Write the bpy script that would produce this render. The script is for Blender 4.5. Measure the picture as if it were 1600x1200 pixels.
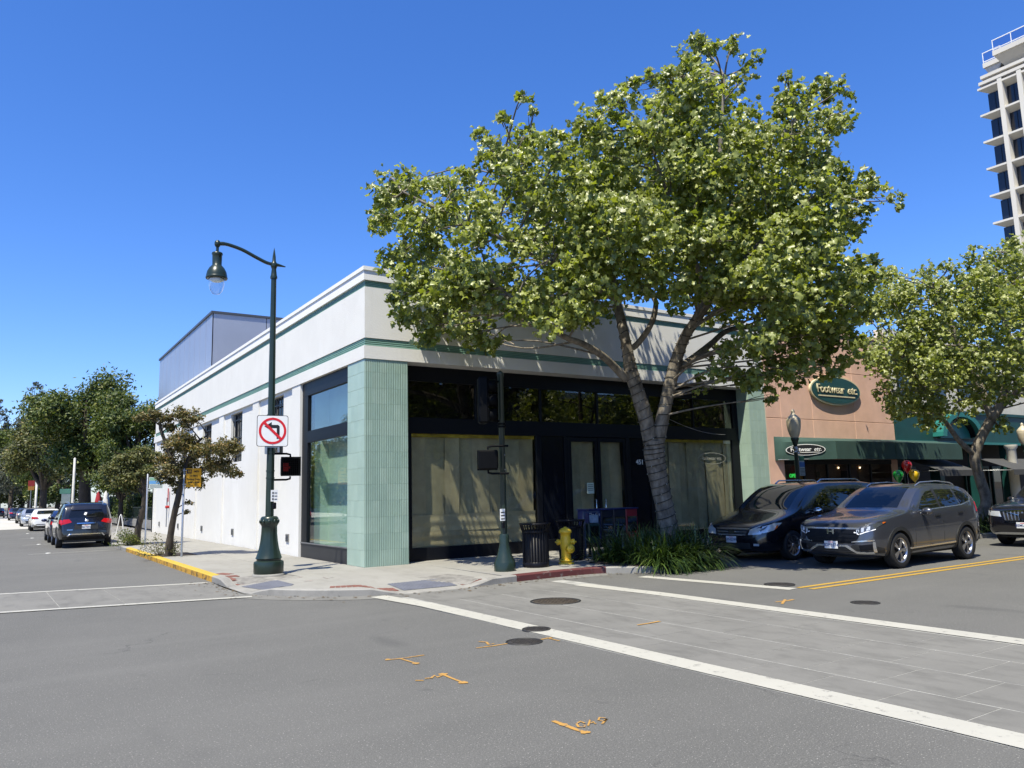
import bpy, bmesh, math, random
import numpy as np
from mathutils import Vector, Matrix
from mathutils.bvhtree import BVHTree
from mathutils.geometry import delaunay_2d_cdt

random.seed(7); rng = np.random.default_rng(11)
PI = math.pi
scene = bpy.context.scene
for o in list(bpy.data.objects): bpy.data.objects.remove(o)
COL = scene.collection

# ------------------------------------------------------------------ camera
CAM = np.array([-6.896, -16.551, 1.7])
F_PX = 1204.0                                   # focal length in pixels of the 1600 px wide photograph
ROT = np.array([[0.8350992645690619, 0.05549046846518764, 0.5472933639518442],
                [-0.5494919769209633, 0.13088296994983986, 0.8251837464932285],
                [-0.025841548245088122, -0.9898436523444616, 0.13979183916693222]])
def ray(px, py): return ROT @ np.array([px-800.0, py-600.0, F_PX])
def on_z(px, py, z=0.0): r = ray(px, py); return CAM + (z-CAM[2])/r[2]*r
def on_y(px, py, y=0.0): r = ray(px, py); return CAM + (y-CAM[1])/r[1]*r
def on_x(px, py, x=0.0): r = ray(px, py); return CAM + (x-CAM[0])/r[0]*r
FWD = ROT[:, 2]
def at_depth(px, py, d): return CAM + ray(px, py)/F_PX*d
def depth_of(p): return float(FWD @ (np.array(p)-CAM))

cam_data = bpy.data.cameras.new('camera'); cam = bpy.data.objects.new('camera', cam_data); COL.objects.link(cam)
cam_data.sensor_fit = 'HORIZONTAL'; cam_data.sensor_width = 36.0; cam_data.lens = 36.0*F_PX/1600.0
cam_data.clip_start = 0.05; cam_data.clip_end = 4000.0
m = Matrix.Identity(4)
for i in range(3):
    m[i][0] = ROT[i, 0]; m[i][1] = -ROT[i, 1]; m[i][2] = -ROT[i, 2]; m[i][3] = CAM[i]
cam.matrix_world = m
scene.camera = cam

# ------------------------------------------------------------------ sky, sun, exposure
SUN_TO = Vector((-0.40, -0.27, 1.0)).normalized()     # towards the sun
elev = math.asin(SUN_TO.z)
world = bpy.data.worlds.new('World'); scene.world = world; world.use_nodes = True
wn = world.node_tree; wn.nodes.clear()
wo = wn.nodes.new('ShaderNodeOutputWorld'); bg = wn.nodes.new('ShaderNodeBackground'); sky = wn.nodes.new('ShaderNodeTexSky')
sky.sky_type = 'NISHITA'; sky.sun_disc = False; sky.sun_elevation = elev
sky.sun_rotation = math.atan2(SUN_TO.x, SUN_TO.y)
sky.altitude = 60.0; sky.air_density = 1.0; sky.dust_density = 0.4; sky.ozone_density = 2.0
bg.inputs['Strength'].default_value = 0.112
hs = wn.nodes.new('ShaderNodeHueSaturation'); hs.inputs['Saturation'].default_value = 1.25; hs.inputs['Value'].default_value = 1.0
wb = wn.nodes.new('ShaderNodeMix'); wb.data_type = 'RGBA'; wb.blend_type = 'MULTIPLY'; wb.inputs[0].default_value = 1.0; wb.inputs[7].default_value = (0.72, 0.83, 1.16, 1)   # camera white balance of the sky
wn.links.new(sky.outputs[0], hs.inputs['Color']); wn.links.new(hs.outputs[0], wb.inputs[6]); wn.links.new(wb.outputs[2], bg.inputs[0]); wn.links.new(bg.outputs[0], wo.inputs[0])
sun_d = bpy.data.lights.new('sun', 'SUN'); sun_d.energy = 4.8; sun_d.angle = math.radians(0.53); sun_d.color = (1.0, 0.94, 0.76)
sun = bpy.data.objects.new('sun', sun_d); COL.objects.link(sun); sun.location = (-40, -30, 80)
sun.rotation_euler = SUN_TO.to_track_quat('Z', 'Y').to_euler()
scene.view_settings.view_transform = 'Standard'; scene.view_settings.look = 'None'
scene.view_settings.gamma = 1.0; scene.view_settings.exposure = 0.80
scene.render.engine = 'CYCLES'
scene.cycles.max_bounces = 7; scene.cycles.transparent_max_bounces = 12
scene.cycles.caustics_reflective = False; scene.cycles.caustics_refractive = False

# ------------------------------------------------------------------ tagging
def tag(o, label=None, cat=None, group=None, kind=None):
    if label: o['label'] = label
    if cat: o['category'] = cat
    if group: o['group'] = group
    if kind: o['kind'] = kind
    return o
def thing(name, label, cat, loc=(0, 0, 0), rotz=0.0, group=None):
    o = bpy.data.objects.new(name, None); COL.objects.link(o)
    o.empty_display_size = 0.2; o.location = tuple(float(a) for a in loc); o.rotation_euler = (0, 0, rotz)
    return tag(o, label, cat, group)
def link(name, me, parent=None, kind=None, label=None, loc=None, rot=None):
    o = bpy.data.objects.new(name, me); COL.objects.link(o)
    if parent is not None: o.parent = parent
    if loc is not None: o.location = tuple(float(a) for a in loc)
    if rot is not None: o.rotation_euler = rot
    if kind: o['kind'] = kind
    if label: o['label'] = label
    return o
def kids(o): return [c for c in COL.objects if c.parent == o]
def copy_tree(root, loc=None, rotz=None, label=None, group=None, parent=None):
    r = root.copy(); COL.objects.link(r)
    if parent is not None: r.parent = parent
    if loc is not None: r.location = tuple(float(a) for a in loc)
    if rotz is not None: r.rotation_euler = (0, 0, rotz)
    if label: r['label'] = label
    if group: r['group'] = group
    for ch in root.children:
        c = ch.copy(); COL.objects.link(c); c.parent = r
        for g in ch.children:
            d = g.copy(); COL.objects.link(d); d.parent = c
    return r

# ------------------------------------------------------------------ mesh builder
class MB:
    def __init__(s): s.v = []; s.f = []; s.sm = []; s.mi = []; s.cur = 0
    def add(s, vs, fs, smooth=False):
        b = len(s.v); s.v += [tuple(float(c) for c in p) for p in vs]
        for f in fs: s.f.append(tuple(i+b for i in f)); s.sm.append(smooth); s.mi.append(s.cur)
        return s
    def box(s, x0, x1, y0, y1, z0, z1):
        v = [(x0,y0,z0),(x1,y0,z0),(x1,y1,z0),(x0,y1,z0),(x0,y0,z1),(x1,y0,z1),(x1,y1,z1),(x0,y1,z1)]
        return s.add(v, [(0,3,2,1),(4,5,6,7),(0,1,5,4),(1,2,6,5),(2,3,7,6),(3,0,4,7)])
    def bbox(s, x0, x1, y0, y1, z0, z1, b=0.01):
        # box with chamfered edges
        X=(x0,x1);Y=(y0,y1);Z=(z0,z1); bm=bmesh.new(); bmesh.ops.create_cube(bm,size=1)
        for v in bm.verts: v.co=Vector((X[v.co.x>0],Y[v.co.y>0],Z[v.co.z>0]))
        bmesh.ops.bevel(bm,geom=bm.edges[:],offset=b,segments=1,affect='EDGES')
        bm.verts.index_update(); s.add([v.co[:] for v in bm.verts],[[v.index for v in f.verts] for f in bm.faces]); bm.free(); return s
    def obox(s, c, ax, ay, az):
        c=Vector(c);ax=Vector(ax);ay=Vector(ay);az=Vector(az); v=[]
        for k in (-1,1):
            for (i,j) in ((-1,-1),(1,-1),(1,1),(-1,1)): v.append((c+ax*i+ay*j+az*k)[:])
        return s.add(v, [(0,3,2,1),(4,5,6,7),(0,1,5,4),(1,2,6,5),(2,3,7,6),(3,0,4,7)])
    def tube(s, pts, rad, n=8, cap=True, smooth=True):
        pts=[Vector([float(c) for c in p]) for p in pts]; k=len(pts)
        if not hasattr(rad,'__len__'): rad=[rad]*k
        vs=[]; t0=(pts[1]-pts[0]).normalized(); up=Vector((0,0,1)) if abs(t0.z)<.9 else Vector((1,0,0))
        u=t0.cross(up).normalized()
        for i in range(k):
            t=(pts[min(i+1,k-1)]-pts[max(i-1,0)])
            t=t.normalized() if t.length>1e-9 else t0
            u=(u-t*u.dot(t)); u=u.normalized() if u.length>1e-6 else t.orthogonal().normalized()
            w=t.cross(u)
            for a in range(n):
                an=2*PI*a/n; vs.append((pts[i]+(u*math.cos(an)+w*math.sin(an))*rad[i])[:])
        fs=[(i*n+a,i*n+(a+1)%n,(i+1)*n+(a+1)%n,(i+1)*n+a) for i in range(k-1) for a in range(n)]
        s.add(vs,fs,smooth)
        if cap: s.add(vs[:n],[tuple(range(n-1,-1,-1))]); s.add(vs[-n:],[tuple(range(n))])
        return s
    def lathe(s, prof, n=20, c=(0,0,0), smooth=True, axis='z', flute=None, cap=True):
        # prof: list of (r, h)
        vs=[]; 
        for i,(r,h) in enumerate(prof):
            for a in range(n):
                an=2*PI*a/n; rr=r*(flute(an,h) if flute else 1.0); x,y=rr*math.cos(an),rr*math.sin(an)
                p=(x,y,h) if axis=='z' else ((h,x,y) if axis=='x' else (y,h,x))
                vs.append((p[0]+c[0],p[1]+c[1],p[2]+c[2]))
        k=len(prof); fs=[(i*n+a,i*n+(a+1)%n,(i+1)*n+(a+1)%n,(i+1)*n+a) for i in range(k-1) for a in range(n)]
        s.add(vs,fs,smooth)
        if not cap or prof[0]==prof[-1]: return s
        if prof[0][0]>1e-5: s.add(vs[:n],[tuple(range(n-1,-1,-1))])
        if prof[-1][0]>1e-5: s.add(vs[-n:],[tuple(range(n))])
        return s
    def prism(s, poly, z0, z1):
        n=len(poly); v=[(p[0],p[1],z0) for p in poly]+[(p[0],p[1],z1) for p in poly]
        return s.add(v,[tuple(range(n-1,-1,-1)),tuple(range(n,2*n))]+[(i,(i+1)%n,n+(i+1)%n,n+i) for i in range(n)])
    def slab(s, poly3, d):
        # extrude a planar 3-D polygon by vector d
        n=len(poly3); d=Vector(d); v=[tuple(p) for p in poly3]+[tuple(Vector(p)+d) for p in poly3]
        return s.add(v,[tuple(range(n-1,-1,-1)),tuple(range(n,2*n))]+[(i,(i+1)%n,n+(i+1)%n,n+i) for i in range(n)])
    def sphere(s, c, r, nu=14, nv=9):
        rx,ry,rz = r if hasattr(r,'__len__') else (r,r,r)
        vs=[(c[0],c[1],c[2]+rz)]
        for i in range(1,nv):
            ph=PI*i/nv
            for a in range(nu):
                t=2*PI*a/nu; vs.append((c[0]+rx*math.sin(ph)*math.cos(t),c[1]+ry*math.sin(ph)*math.sin(t),c[2]+rz*math.cos(ph)))
        vs.append((c[0],c[1],c[2]-rz)); fs=[(0,1+a,1+(a+1)%nu) for a in range(nu)]
        for i in range(nv-2):
            for a in range(nu): p=1+i*nu; fs.append((p+a,p+nu+a,p+nu+(a+1)%nu,p+(a+1)%nu))
        e=len(vs)-1; p=1+(nv-2)*nu; fs+=[(p+a,e,p+(a+1)%nu) for a in range(nu)]
        return s.add(vs,fs,True)
    def mesh(s, name, mats=None, fix=True):
        me=bpy.data.meshes.new(name); me.from_pydata(s.v,[],s.f)
        if mats is not None:
            for mm in (mats if isinstance(mats,(list,tuple)) else [mats]): me.materials.append(mm)
        me.polygons.foreach_set('use_smooth',s.sm); me.polygons.foreach_set('material_index',s.mi)
        if fix:
            bm=bmesh.new(); bm.from_mesh(me); bmesh.ops.recalc_face_normals(bm,faces=bm.faces[:]); bm.to_mesh(me); bm.free()
        me.update(); return me
    def build(s, name, mats, parent=None, kind=None, label=None, loc=None, rot=None, sharp=None):
        me=s.mesh(name,mats)
        if sharp:
            me.polygons.foreach_set('use_smooth',[True]*len(me.polygons)); me.set_sharp_from_angle(angle=math.radians(sharp))
        return link(name,me,parent,kind,label,loc,rot)
def struct(name, mb, mat, **k): return mb.build(name, mat, kind='structure', **k)
def bx(name, mat, parent, *a, **k): return MB().box(*a).build(name, mat, parent, **k)

def big_mesh(name, verts, faces, mats, attr=None, mat_idx=None, smooth=False):
    """verts (N,3); faces (M,k) constant k"""
    me=bpy.data.meshes.new(name); n=len(verts); mf,k=faces.shape
    me.vertices.add(n); me.vertices.foreach_set('co',np.ascontiguousarray(verts,dtype=np.float32).ravel())
    me.loops.add(mf*k); me.loops.foreach_set('vertex_index',np.ascontiguousarray(faces,dtype=np.int32).ravel())
    me.polygons.add(mf); me.polygons.foreach_set('loop_start',np.arange(0,mf*k,k,dtype=np.int32))
    if smooth: me.polygons.foreach_set('use_smooth',np.ones(mf,dtype=bool))
    for mm in (mats if isinstance(mats,(list,tuple)) else [mats]): me.materials.append(mm)
    if mat_idx is not None: me.polygons.foreach_set('material_index',np.ascontiguousarray(mat_idx,dtype=np.int32))
    me.update(calc_edges=True)
    if attr is not None:
        a=me.attributes.new('tint','FLOAT','POINT'); a.data.foreach_set('value',np.ascontiguousarray(attr,dtype=np.float32))
    return me

def text_mesh(txt, size, mat, bold=0.0, shear=0.0, depth=0.004, align='CENTER', space=1.0):
    cu=bpy.data.curves.new('lettering','FONT'); cu.body=txt; cu.size=size; cu.align_x=align; cu.align_y='CENTER'
    cu.offset=bold*size; cu.shear=shear; cu.extrude=depth; cu.resolution_u=3; cu.space_character=space
    o=bpy.data.objects.new('lettering',cu); COL.objects.link(o)
    dg=bpy.context.evaluated_depsgraph_get(); me=bpy.data.meshes.new_from_object(o.evaluated_get(dg))
    bpy.data.objects.remove(o); bpy.data.curves.remove(cu); me.materials.clear(); me.materials.append(mat); return me
def text(txt, size, mat, parent, loc, rot, name='lettering', **k):
    return link(name, text_mesh(txt,size,mat,**k), parent, loc=loc, rot=rot)

# ------------------------------------------------------------------ materials
MATS={}
def _bsdf(name):
    mt=bpy.data.materials.new(name); mt.use_nodes=True; nt=mt.node_tree
    return mt, nt, nt.nodes['Principled BSDF']
def rgb(c): return (c[0],c[1],c[2],1.0)
def noise(nt, scale, detail=4.0, rough=0.55, vec=None, stretch=None):
    g=nt.nodes.new('ShaderNodeNewGeometry'); n=nt.nodes.new('ShaderNodeTexNoise')
    n.inputs['Scale'].default_value=scale; n.inputs['Detail'].default_value=detail; n.inputs['Roughness'].default_value=rough
    src=g.outputs['Position']
    if stretch:
        mp=nt.nodes.new('ShaderNodeMapping'); mp.inputs['Scale'].default_value=stretch; nt.links.new(src,mp.inputs[0]); src=mp.outputs[0]
    nt.links.new(src,n.inputs['Vector']); return n.outputs['Fac']
def ramp(nt, fac, stops):
    r=nt.nodes.new('ShaderNodeValToRGB'); e=r.color_ramp.elements
    while len(e)<len(stops): e.new(0.5)
    for i,(p,c) in enumerate(stops): e[i].position=p; e[i].color=rgb(c) if hasattr(c,'__len__') else (c,c,c,1)
    nt.links.new(fac,r.inputs[0]); return r.outputs[0]
def mixc(nt, fac, a, b, mode='MIX'):
    n=nt.nodes.new('ShaderNodeMix'); n.data_type='RGBA'; n.blend_type=mode
    for sock,val in ((n.inputs[0],fac),(n.inputs[6],a),(n.inputs[7],b)):
        if hasattr(val,'is_linked'): nt.links.new(val,sock)
        elif hasattr(val,'__len__'): sock.default_value=rgb(val)
        else: sock.default_value=val
    return n.outputs[2]
def mat(name, col, rough=0.6, metal=0.0, var=0.12, vs=2.0, bump=0.0, bs=60.0, spec=0.5, coat=0.0, col2=None, stretch=None, detail=5.0, emit=None):
    if name in MATS: return MATS[name]
    mt,nt,b=_bsdf(name); b.inputs['Roughness'].default_value=rough; b.inputs['Metallic'].default_value=metal
    b.inputs['Specular IOR Level'].default_value=spec; b.inputs['Coat Weight'].default_value=coat; b.inputs['Coat Roughness'].default_value=0.03
    if var>0 or col2 is not None:
        c2=col2 if col2 is not None else tuple(c*(1-var*1.6) for c in col)
        c1=col if col2 is not None else tuple(min(1.0,c*(1+var*.5)) for c in col)
        f=ramp(nt,noise(nt,vs,detail,.6,stretch=stretch),[(0.32,0.0),(0.68,1.0)])
        nt.links.new(mixc(nt,f,c1,c2),b.inputs['Base Color'])
    else: b.inputs['Base Color'].default_value=rgb(col)
    if bump>0:
        bp=nt.nodes.new('ShaderNodeBump'); bp.inputs['Strength'].default_value=bump; bp.inputs['Distance'].default_value=0.01
        nt.links.new(noise(nt,bs,4,.6),bp.inputs['Height']); nt.links.new(bp.outputs[0],b.inputs['Normal'])
    if emit: b.inputs['Emission Color'].default_value=rgb(emit[0]); b.inputs['Emission Strength'].default_value=emit[1]
    MATS[name]=mt; return mt
def glass(name, tint=(.9,.95,.93), gain=1.0, rough=0.0):
    if name in MATS: return MATS[name]
    mt=bpy.data.materials.new(name); mt.use_nodes=True; nt=mt.node_tree; nt.nodes.clear()
    o=nt.nodes.new('ShaderNodeOutputMaterial'); t=nt.nodes.new('ShaderNodeBsdfTransparent'); g=nt.nodes.new('ShaderNodeBsdfGlossy')
    t.inputs[0].default_value=rgb(tint); g.inputs['Roughness'].default_value=rough; g.inputs[0].default_value=(1,1,1,1)
    fr=nt.nodes.new('ShaderNodeFresnel'); ge=nt.nodes.new('ShaderNodeNewGeometry'); mr=nt.nodes.new('ShaderNodeMapRange'); mr.inputs[3].default_value=1.5; mr.inputs[4].default_value=1/1.5; nt.links.new(ge.outputs['Backfacing'],mr.inputs[0]); nt.links.new(mr.outputs[0],fr.inputs[0]); mu=nt.nodes.new('ShaderNodeMath'); mu.operation='MULTIPLY'; mu.inputs[1].default_value=gain; mu.use_clamp=True
    mx=nt.nodes.new('ShaderNodeMixShader'); nt.links.new(fr.outputs[0],mu.inputs[0]); nt.links.new(mu.outputs[0],mx.inputs[0])
    nt.links.new(t.outputs[0],mx.inputs[1]); nt.links.new(g.outputs[0],mx.inputs[2]); nt.links.new(mx.outputs[0],o.inputs[0])
    MATS[name]=mt; return mt
def leaf_mat(name, stops, trans=0.35, rough=0.42, spec=0.5):
    """leaf colour from the per-leaf tint attribute; a share of light passes through"""
    if name in MATS: return MATS[name]
    mt,nt,b=_bsdf(name); at=nt.nodes.new('ShaderNodeAttribute'); at.attribute_name='tint'
    c=ramp(nt,at.outputs['Fac'],stops); nt.links.new(c,b.inputs['Base Color'])
    b.inputs['Roughness'].default_value=rough; b.inputs['Specular IOR Level'].default_value=spec
    tr=nt.nodes.new('ShaderNodeBsdfTranslucent'); c2=mixc(nt,1.0,c,(1.5,1.6,0.45),'MULTIPLY'); nt.links.new(c2,tr.inputs[0])
    mx=nt.nodes.new('ShaderNodeMixShader'); mx.inputs[0].default_value=trans
    out=nt.nodes['Material Output']; nt.links.new(b.outputs[0],mx.inputs[1]); nt.links.new(tr.outputs[0],mx.inputs[2]); nt.links.new(mx.outputs[0],out.inputs[0])
    MATS[name]=mt; return mt
def paint(name, col, metal=0.0, flake=False):
    return mat(name, col, rough=0.32 if metal else 0.25, metal=metal, var=0.0, coat=1.0, spec=0.5)

def asphalt():
    mt,nt,b=_bsdf('asphalt'); big=noise(nt,.22,3,.6); fine=noise(nt,95,3,.7); mid=noise(nt,1.3,7,.7); sp=noise(nt,70,2,.5); coarse=noise(nt,38,4,.75)
    c=ramp(nt,fine,[(.25,(.046,.046,.045)),(.5,(.105,.104,.0995)),(.78,(.185,.182,.175))])
    c=mixc(nt,ramp(nt,coarse,[(.30,.55),(.5,0.0)]),c,(.062,.062,.061)); c=mixc(nt,ramp(nt,mid,[(.45,0.0),(.72,.45)]),c,(.086,.086,.083)); c=mixc(nt,ramp(nt,big,[(.4,0.0),(.65,.35)]),c,(.135,.133,.128))
    c=mixc(nt,ramp(nt,sp,[(.64,0.0),(.70,.75)]),c,(.36,.35,.33)); c=mixc(nt,ramp(nt,noise(nt,.9,2,.4,stretch=(1,.35,1)),[(.68,0.0),(.74,.35)]),c,(.055,.055,.056))
    c=mixc(nt,ramp(nt,noise(nt,1.0,4,.6,stretch=(.07,1.1,1)),[(.50,0.0),(.70,.28)]),c,(.145,.143,.137)); c=mixc(nt,ramp(nt,noise(nt,2.3,3,.5),[(.70,0.0),(.76,.30)]),c,(.045,.045,.046))
    # hairline cracks
    g=nt.nodes.new('ShaderNodeNewGeometry'); v=nt.nodes.new('ShaderNodeTexVoronoi'); v.feature='DISTANCE_TO_EDGE'; v.inputs['Scale'].default_value=.23
    ns=nt.nodes.new('ShaderNodeTexNoise'); ns.inputs['Scale'].default_value=1.6; ns.inputs['Detail'].default_value=8
    ad=nt.nodes.new('ShaderNodeVectorMath'); ad.operation='ADD'; sc=nt.nodes.new('ShaderNodeVectorMath'); sc.operation='SCALE'; sc.inputs['Scale'].default_value=1.3
    nt.links.new(g.outputs['Position'],ns.inputs['Vector']); nt.links.new(ns.outputs['Color'],sc.inputs[0]); nt.links.new(g.outputs['Position'],ad.inputs[0]); nt.links.new(sc.outputs[0],ad.inputs[1]); nt.links.new(ad.outputs[0],v.inputs['Vector'])
    brk=ramp(nt,noise(nt,.5,2),[(.53,0.0),(.62,1.0)])
    cr=mixc(nt,1.0,ramp(nt,v.outputs['Distance'],[(.0,.65),(.004,0.0)]),brk,'MULTIPLY')
    c=mixc(nt,cr,c,(.035,.035,.037))
    nt.links.new(c,b.inputs['Base Color']); b.inputs['Roughness'].default_value=.88; b.inputs['Specular IOR Level'].default_value=.3
    bp=nt.nodes.new('ShaderNodeBump'); bp.inputs['Strength'].default_value=.55; bp.inputs['Distance'].default_value=.006; nt.links.new(fine,bp.inputs['Height']); nt.links.new(bp.outputs[0],b.inputs['Normal'])
    MATS['asphalt']=mt; return mt
def concrete(name, c1, c2, stain=(.2,.19,.17), st=.35, fs=70, rough=.85):
    mt,nt,b=_bsdf(name); c=mixc(nt,ramp(nt,noise(nt,.8,5,.6),[(.3,0.0),(.7,1.0)]),c1,c2)
    c=mixc(nt,ramp(nt,noise(nt,2.6,7,.7,stretch=(1.5,.6,1)),[(.48,0.0),(.78,st)]),c,stain)
    fine=noise(nt,fs,3,.65); c=mixc(nt,ramp(nt,fine,[(.3,.18),(.55,0.0)]),c,tuple(x*.55 for x in c1))
    nt.links.new(c,b.inputs['Base Color']); b.inputs['Roughness'].default_value=rough; b.inputs['Specular IOR Level'].default_value=.35
    bp=nt.nodes.new('ShaderNodeBump'); bp.inputs['Strength'].default_value=.3; bp.inputs['Distance'].default_value=.004; nt.links.new(fine,bp.inputs['Height']); nt.links.new(bp.outputs[0],b.inputs['Normal'])
    MATS[name]=mt; return mt
def worn_paint(name, col, under, amount=.5, scale=9.0, rough=.6):
    mt,nt,b=_bsdf(name); f=ramp(nt,noise(nt,scale,8,.75),[(amount,0.0),(amount+.07,1.0)]); d=ramp(nt,noise(nt,1.4,5,.6),[(.35,0.0),(.75,.3)])
    c=mixc(nt,d,col,tuple(x*.62 for x in col)); c=mixc(nt,f,c,under); nt.links.new(c,b.inputs['Base Color']); b.inputs['Roughness'].default_value=rough
    bp=nt.nodes.new('ShaderNodeBump'); bp.inputs['Strength'].default_value=.25; bp.inputs['Distance'].default_value=.004; nt.links.new(noise(nt,90,3,.6),bp.inputs['Height']); nt.links.new(bp.outputs[0],b.inputs['Normal'])
    MATS[name]=mt; return mt

ASPH=asphalt()
CONC_WALK=concrete('sidewalk concrete',(.275,.267,.247),(.23,.222,.206),(.15,.14,.123),.45)
CONC_ROAD=concrete('crosswalk concrete',(.178,.174,.163),(.138,.135,.127),(.085,.083,.078),.8)
CONC_KERB=concrete('kerb concrete',(.30,.29,.27),(.21,.205,.195),(.09,.085,.08),.65)
def stucco():
    mt,nt,b=_bsdf('white stucco'); c=mixc(nt,ramp(nt,noise(nt,.9,6,.65),[(.3,0.0),(.7,1.0)]),(.71,.698,.665),(.66,.648,.618))
    c=mixc(nt,ramp(nt,noise(nt,2.2,6,.7,stretch=(1.6,1.6,.16)),[(.55,0.0),(.8,.30)]),c,(.52,.505,.47))
    c=mixc(nt,ramp(nt,noise(nt,.55,3,.5),[(.60,0.0),(.63,.16)]),c,(.80,.795,.77))
    nt.links.new(c,b.inputs['Base Color']); b.inputs['Roughness'].default_value=.92; b.inputs['Specular IOR Level'].default_value=.25
    bp=nt.nodes.new('ShaderNodeBump'); bp.inputs['Strength'].default_value=.4; bp.inputs['Distance'].default_value=.012; nt.links.new(noise(nt,26,6,.65),bp.inputs['Height']); nt.links.new(bp.outputs[0],b.inputs['Normal'])
    MATS['white stucco']=mt; return mt
STUCCO=stucco()
STUCCO2=mat('white coping paint',(.78,.77,.75),rough=.8,var=.03,vs=1.6,bump=.12,bs=30,spec=.3)
TERRA=mat('terracotta stucco',(.72,.455,.345),rough=.92,var=.09,vs=1.3,bump=.45,bs=28,spec=.25,detail=8)
GREEN_TILE=mat('sage glazed tile',(.26,.36,.30),rough=.36,var=.07,vs=1.4,spec=.5,bump=.04,bs=18)
GREEN_TILE2=mat('sage glazed tile pale',(.28,.38,.32),rough=.36,var=.07,vs=2.0,spec=.5,bump=.04,bs=18)
GREEN_TILE3=mat('sage glazed tile deep',(.25,.35,.295),rough=.34,var=.08,vs=1.7,spec=.5,bump=.04,bs=18)
GROUT=mat('grout',(.30,.39,.33),rough=.9,var=.12,vs=6)
GREEN_BAND=mat('green trim paint',(.12,.25,.20),rough=.55,var=.1,vs=2)
BLACK=mat('black frame metal',(.006,.007,.010),rough=.42,var=0,spec=.18)
BLACK_PANEL=mat('black panel',(.005,.006,.010),rough=.2,var=0,spec=.3)
SHOPGLASS=glass('shop glass',(.92,.91,.86),1.0)
CLEARGLASS=glass('clear glass',(.90,.95,.925),1.1)
DARKGLASS=mat('dark window glass',(.006,.008,.010),rough=.02,var=0,spec=.6)
CARGLASS=mat('car window glass',(.006,.007,.008),rough=.015,var=0,spec=.65)
PAPER=mat('kraft paper cover',(.44,.41,.30),rough=.8,var=.14,vs=2.4,bump=.5,bs=6,spec=.2)
POLE_GREEN=mat('dark green pole paint',(.016,.029,.021),rough=.30,var=.12,vs=5,spec=.5)
METAL=mat('galvanised steel',(.42,.43,.44),rough=.42,metal=.85,var=.1,vs=12)
CHROME=mat('chrome',(.75,.76,.78),rough=.10,metal=1.0,var=0)
WHITE_SIGN=mat('white sign face',(.80,.80,.79),rough=.45,var=.03,vs=8)
SIGN_RED=mat('sign red',(.62,.012,.018),rough=.45,var=.04,vs=8)
SIGN_BLACK=mat('sign black',(.008,.008,.009),rough=.5,var=0)
RUBBER=mat('tyre rubber',(.012,.012,.013),rough=.8,var=.15,vs=20)
BRICK=mat('paver brick',(.185,.075,.056),rough=.9,var=.22,vs=9,bump=.4,bs=70)
ROADWHITE=worn_paint('white road paint',(.395,.385,.345),(.18,.175,.163),.575,9)
ROADYELLOW=worn_paint('yellow road paint',(.42,.255,.035),(.14,.125,.1),.62,9)
KERBYELLOW=worn_paint('yellow kerb paint',(.47,.325,.03),(.2,.16,.09),.62,7); KERBFACE=worn_paint('scuffed yellow kerb face',(.55,.30,.03),(.05,.035,.025),.50,4.5)
KERBRED=worn_paint('red kerb paint',(.095,.024,.024),(.16,.14,.13),.56,6)
ORANGE_SPRAY=worn_paint('orange spray paint',(.42,.23,.055),(.11,.11,.105),.54,26)
BARK=None
# ================================================================== ground, roads, pavements
def sheet(poly, z): return MB().add([(p[0],p[1],z) for p in poly],[tuple(range(len(poly)))])
struct('ground', MB().box(-900,900,-900,900,-2.0,-0.03), mat('dry ground',(.16,.14,.10),rough=.95,var=.3,vs=.05))
struct('road', MB().box(-60,260,-60,400,-0.5,0.0), ASPH)

OUT=[(-3.05,130),(-3.05,60),(-3.05,30),(-3.05,-1.9),(-2.8,-2.5),(-2.3,-3.15),(-1.7,-3.7),(-1.0,-4.0),(-.2,-4.06),(.6,-4.0),(1.5,-3.87),(2.6,-3.82),(3.7,-3.85),
     (4.0,-4.45),(4.4,-4.7),(6.4,-4.7),(6.9,-4.3),(7.15,-3.2),(7.5,-2.85),(15.8,-2.85),(16.3,-3.3),(16.6,-4.4),(17.0,-4.75),(19.5,-4.75),(20.0,-4.3),(20.4,-3.2),(20.8,-2.85),(60,-2.85)]
def densify(pts, step=.25, far=3.0):
    out=[]
    for a,b in zip(pts[:-1],pts[1:]):
        a=np.array(a,float); b=np.array(b,float); L=np.linalg.norm(b-a); st=step if (max(a[1],b[1])<31 and max(a[0],b[0])<30 ) else far
        n=max(1,int(L/st)); out+=[tuple(a+(b-a)*i/n) for i in range(n)]
    return out+[tuple(pts[-1])]
def smoothp(pts,k=2):
    p=np.array(pts)
    for _ in range(k): p[1:-1]=(p[:-2]+2*p[1:-1]+p[2:])/4
    return p
PATH=smoothp(densify(OUT),3)
T=np.gradient(PATH,axis=0); T/=np.linalg.norm(T,axis=1)[:,None]; NRM=np.stack([-T[:,1],T[:,0]],1)    # left of travel = inside
def sstep(t): t=min(1,max(0,t)); return t*t*(3-2*t)
def zf(x,y):
    a=min(1,max(0,(x+3.02)/1.55)); la=sstep((abs(y+1.15-.35*min(1,(x+3.0)/1.0))-.58)/.85); a=max(a,la)
    b=min(1,max(0,(y+3.98)/1.6)); lb=sstep((abs(x+.28)-.62)/.6); b=max(b,lb)
    return .012+.118*min(a,b)
HW=.15
INNER=PATH+NRM*HW
def inner_poly():
    return [tuple(p) for p in INNER]
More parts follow.
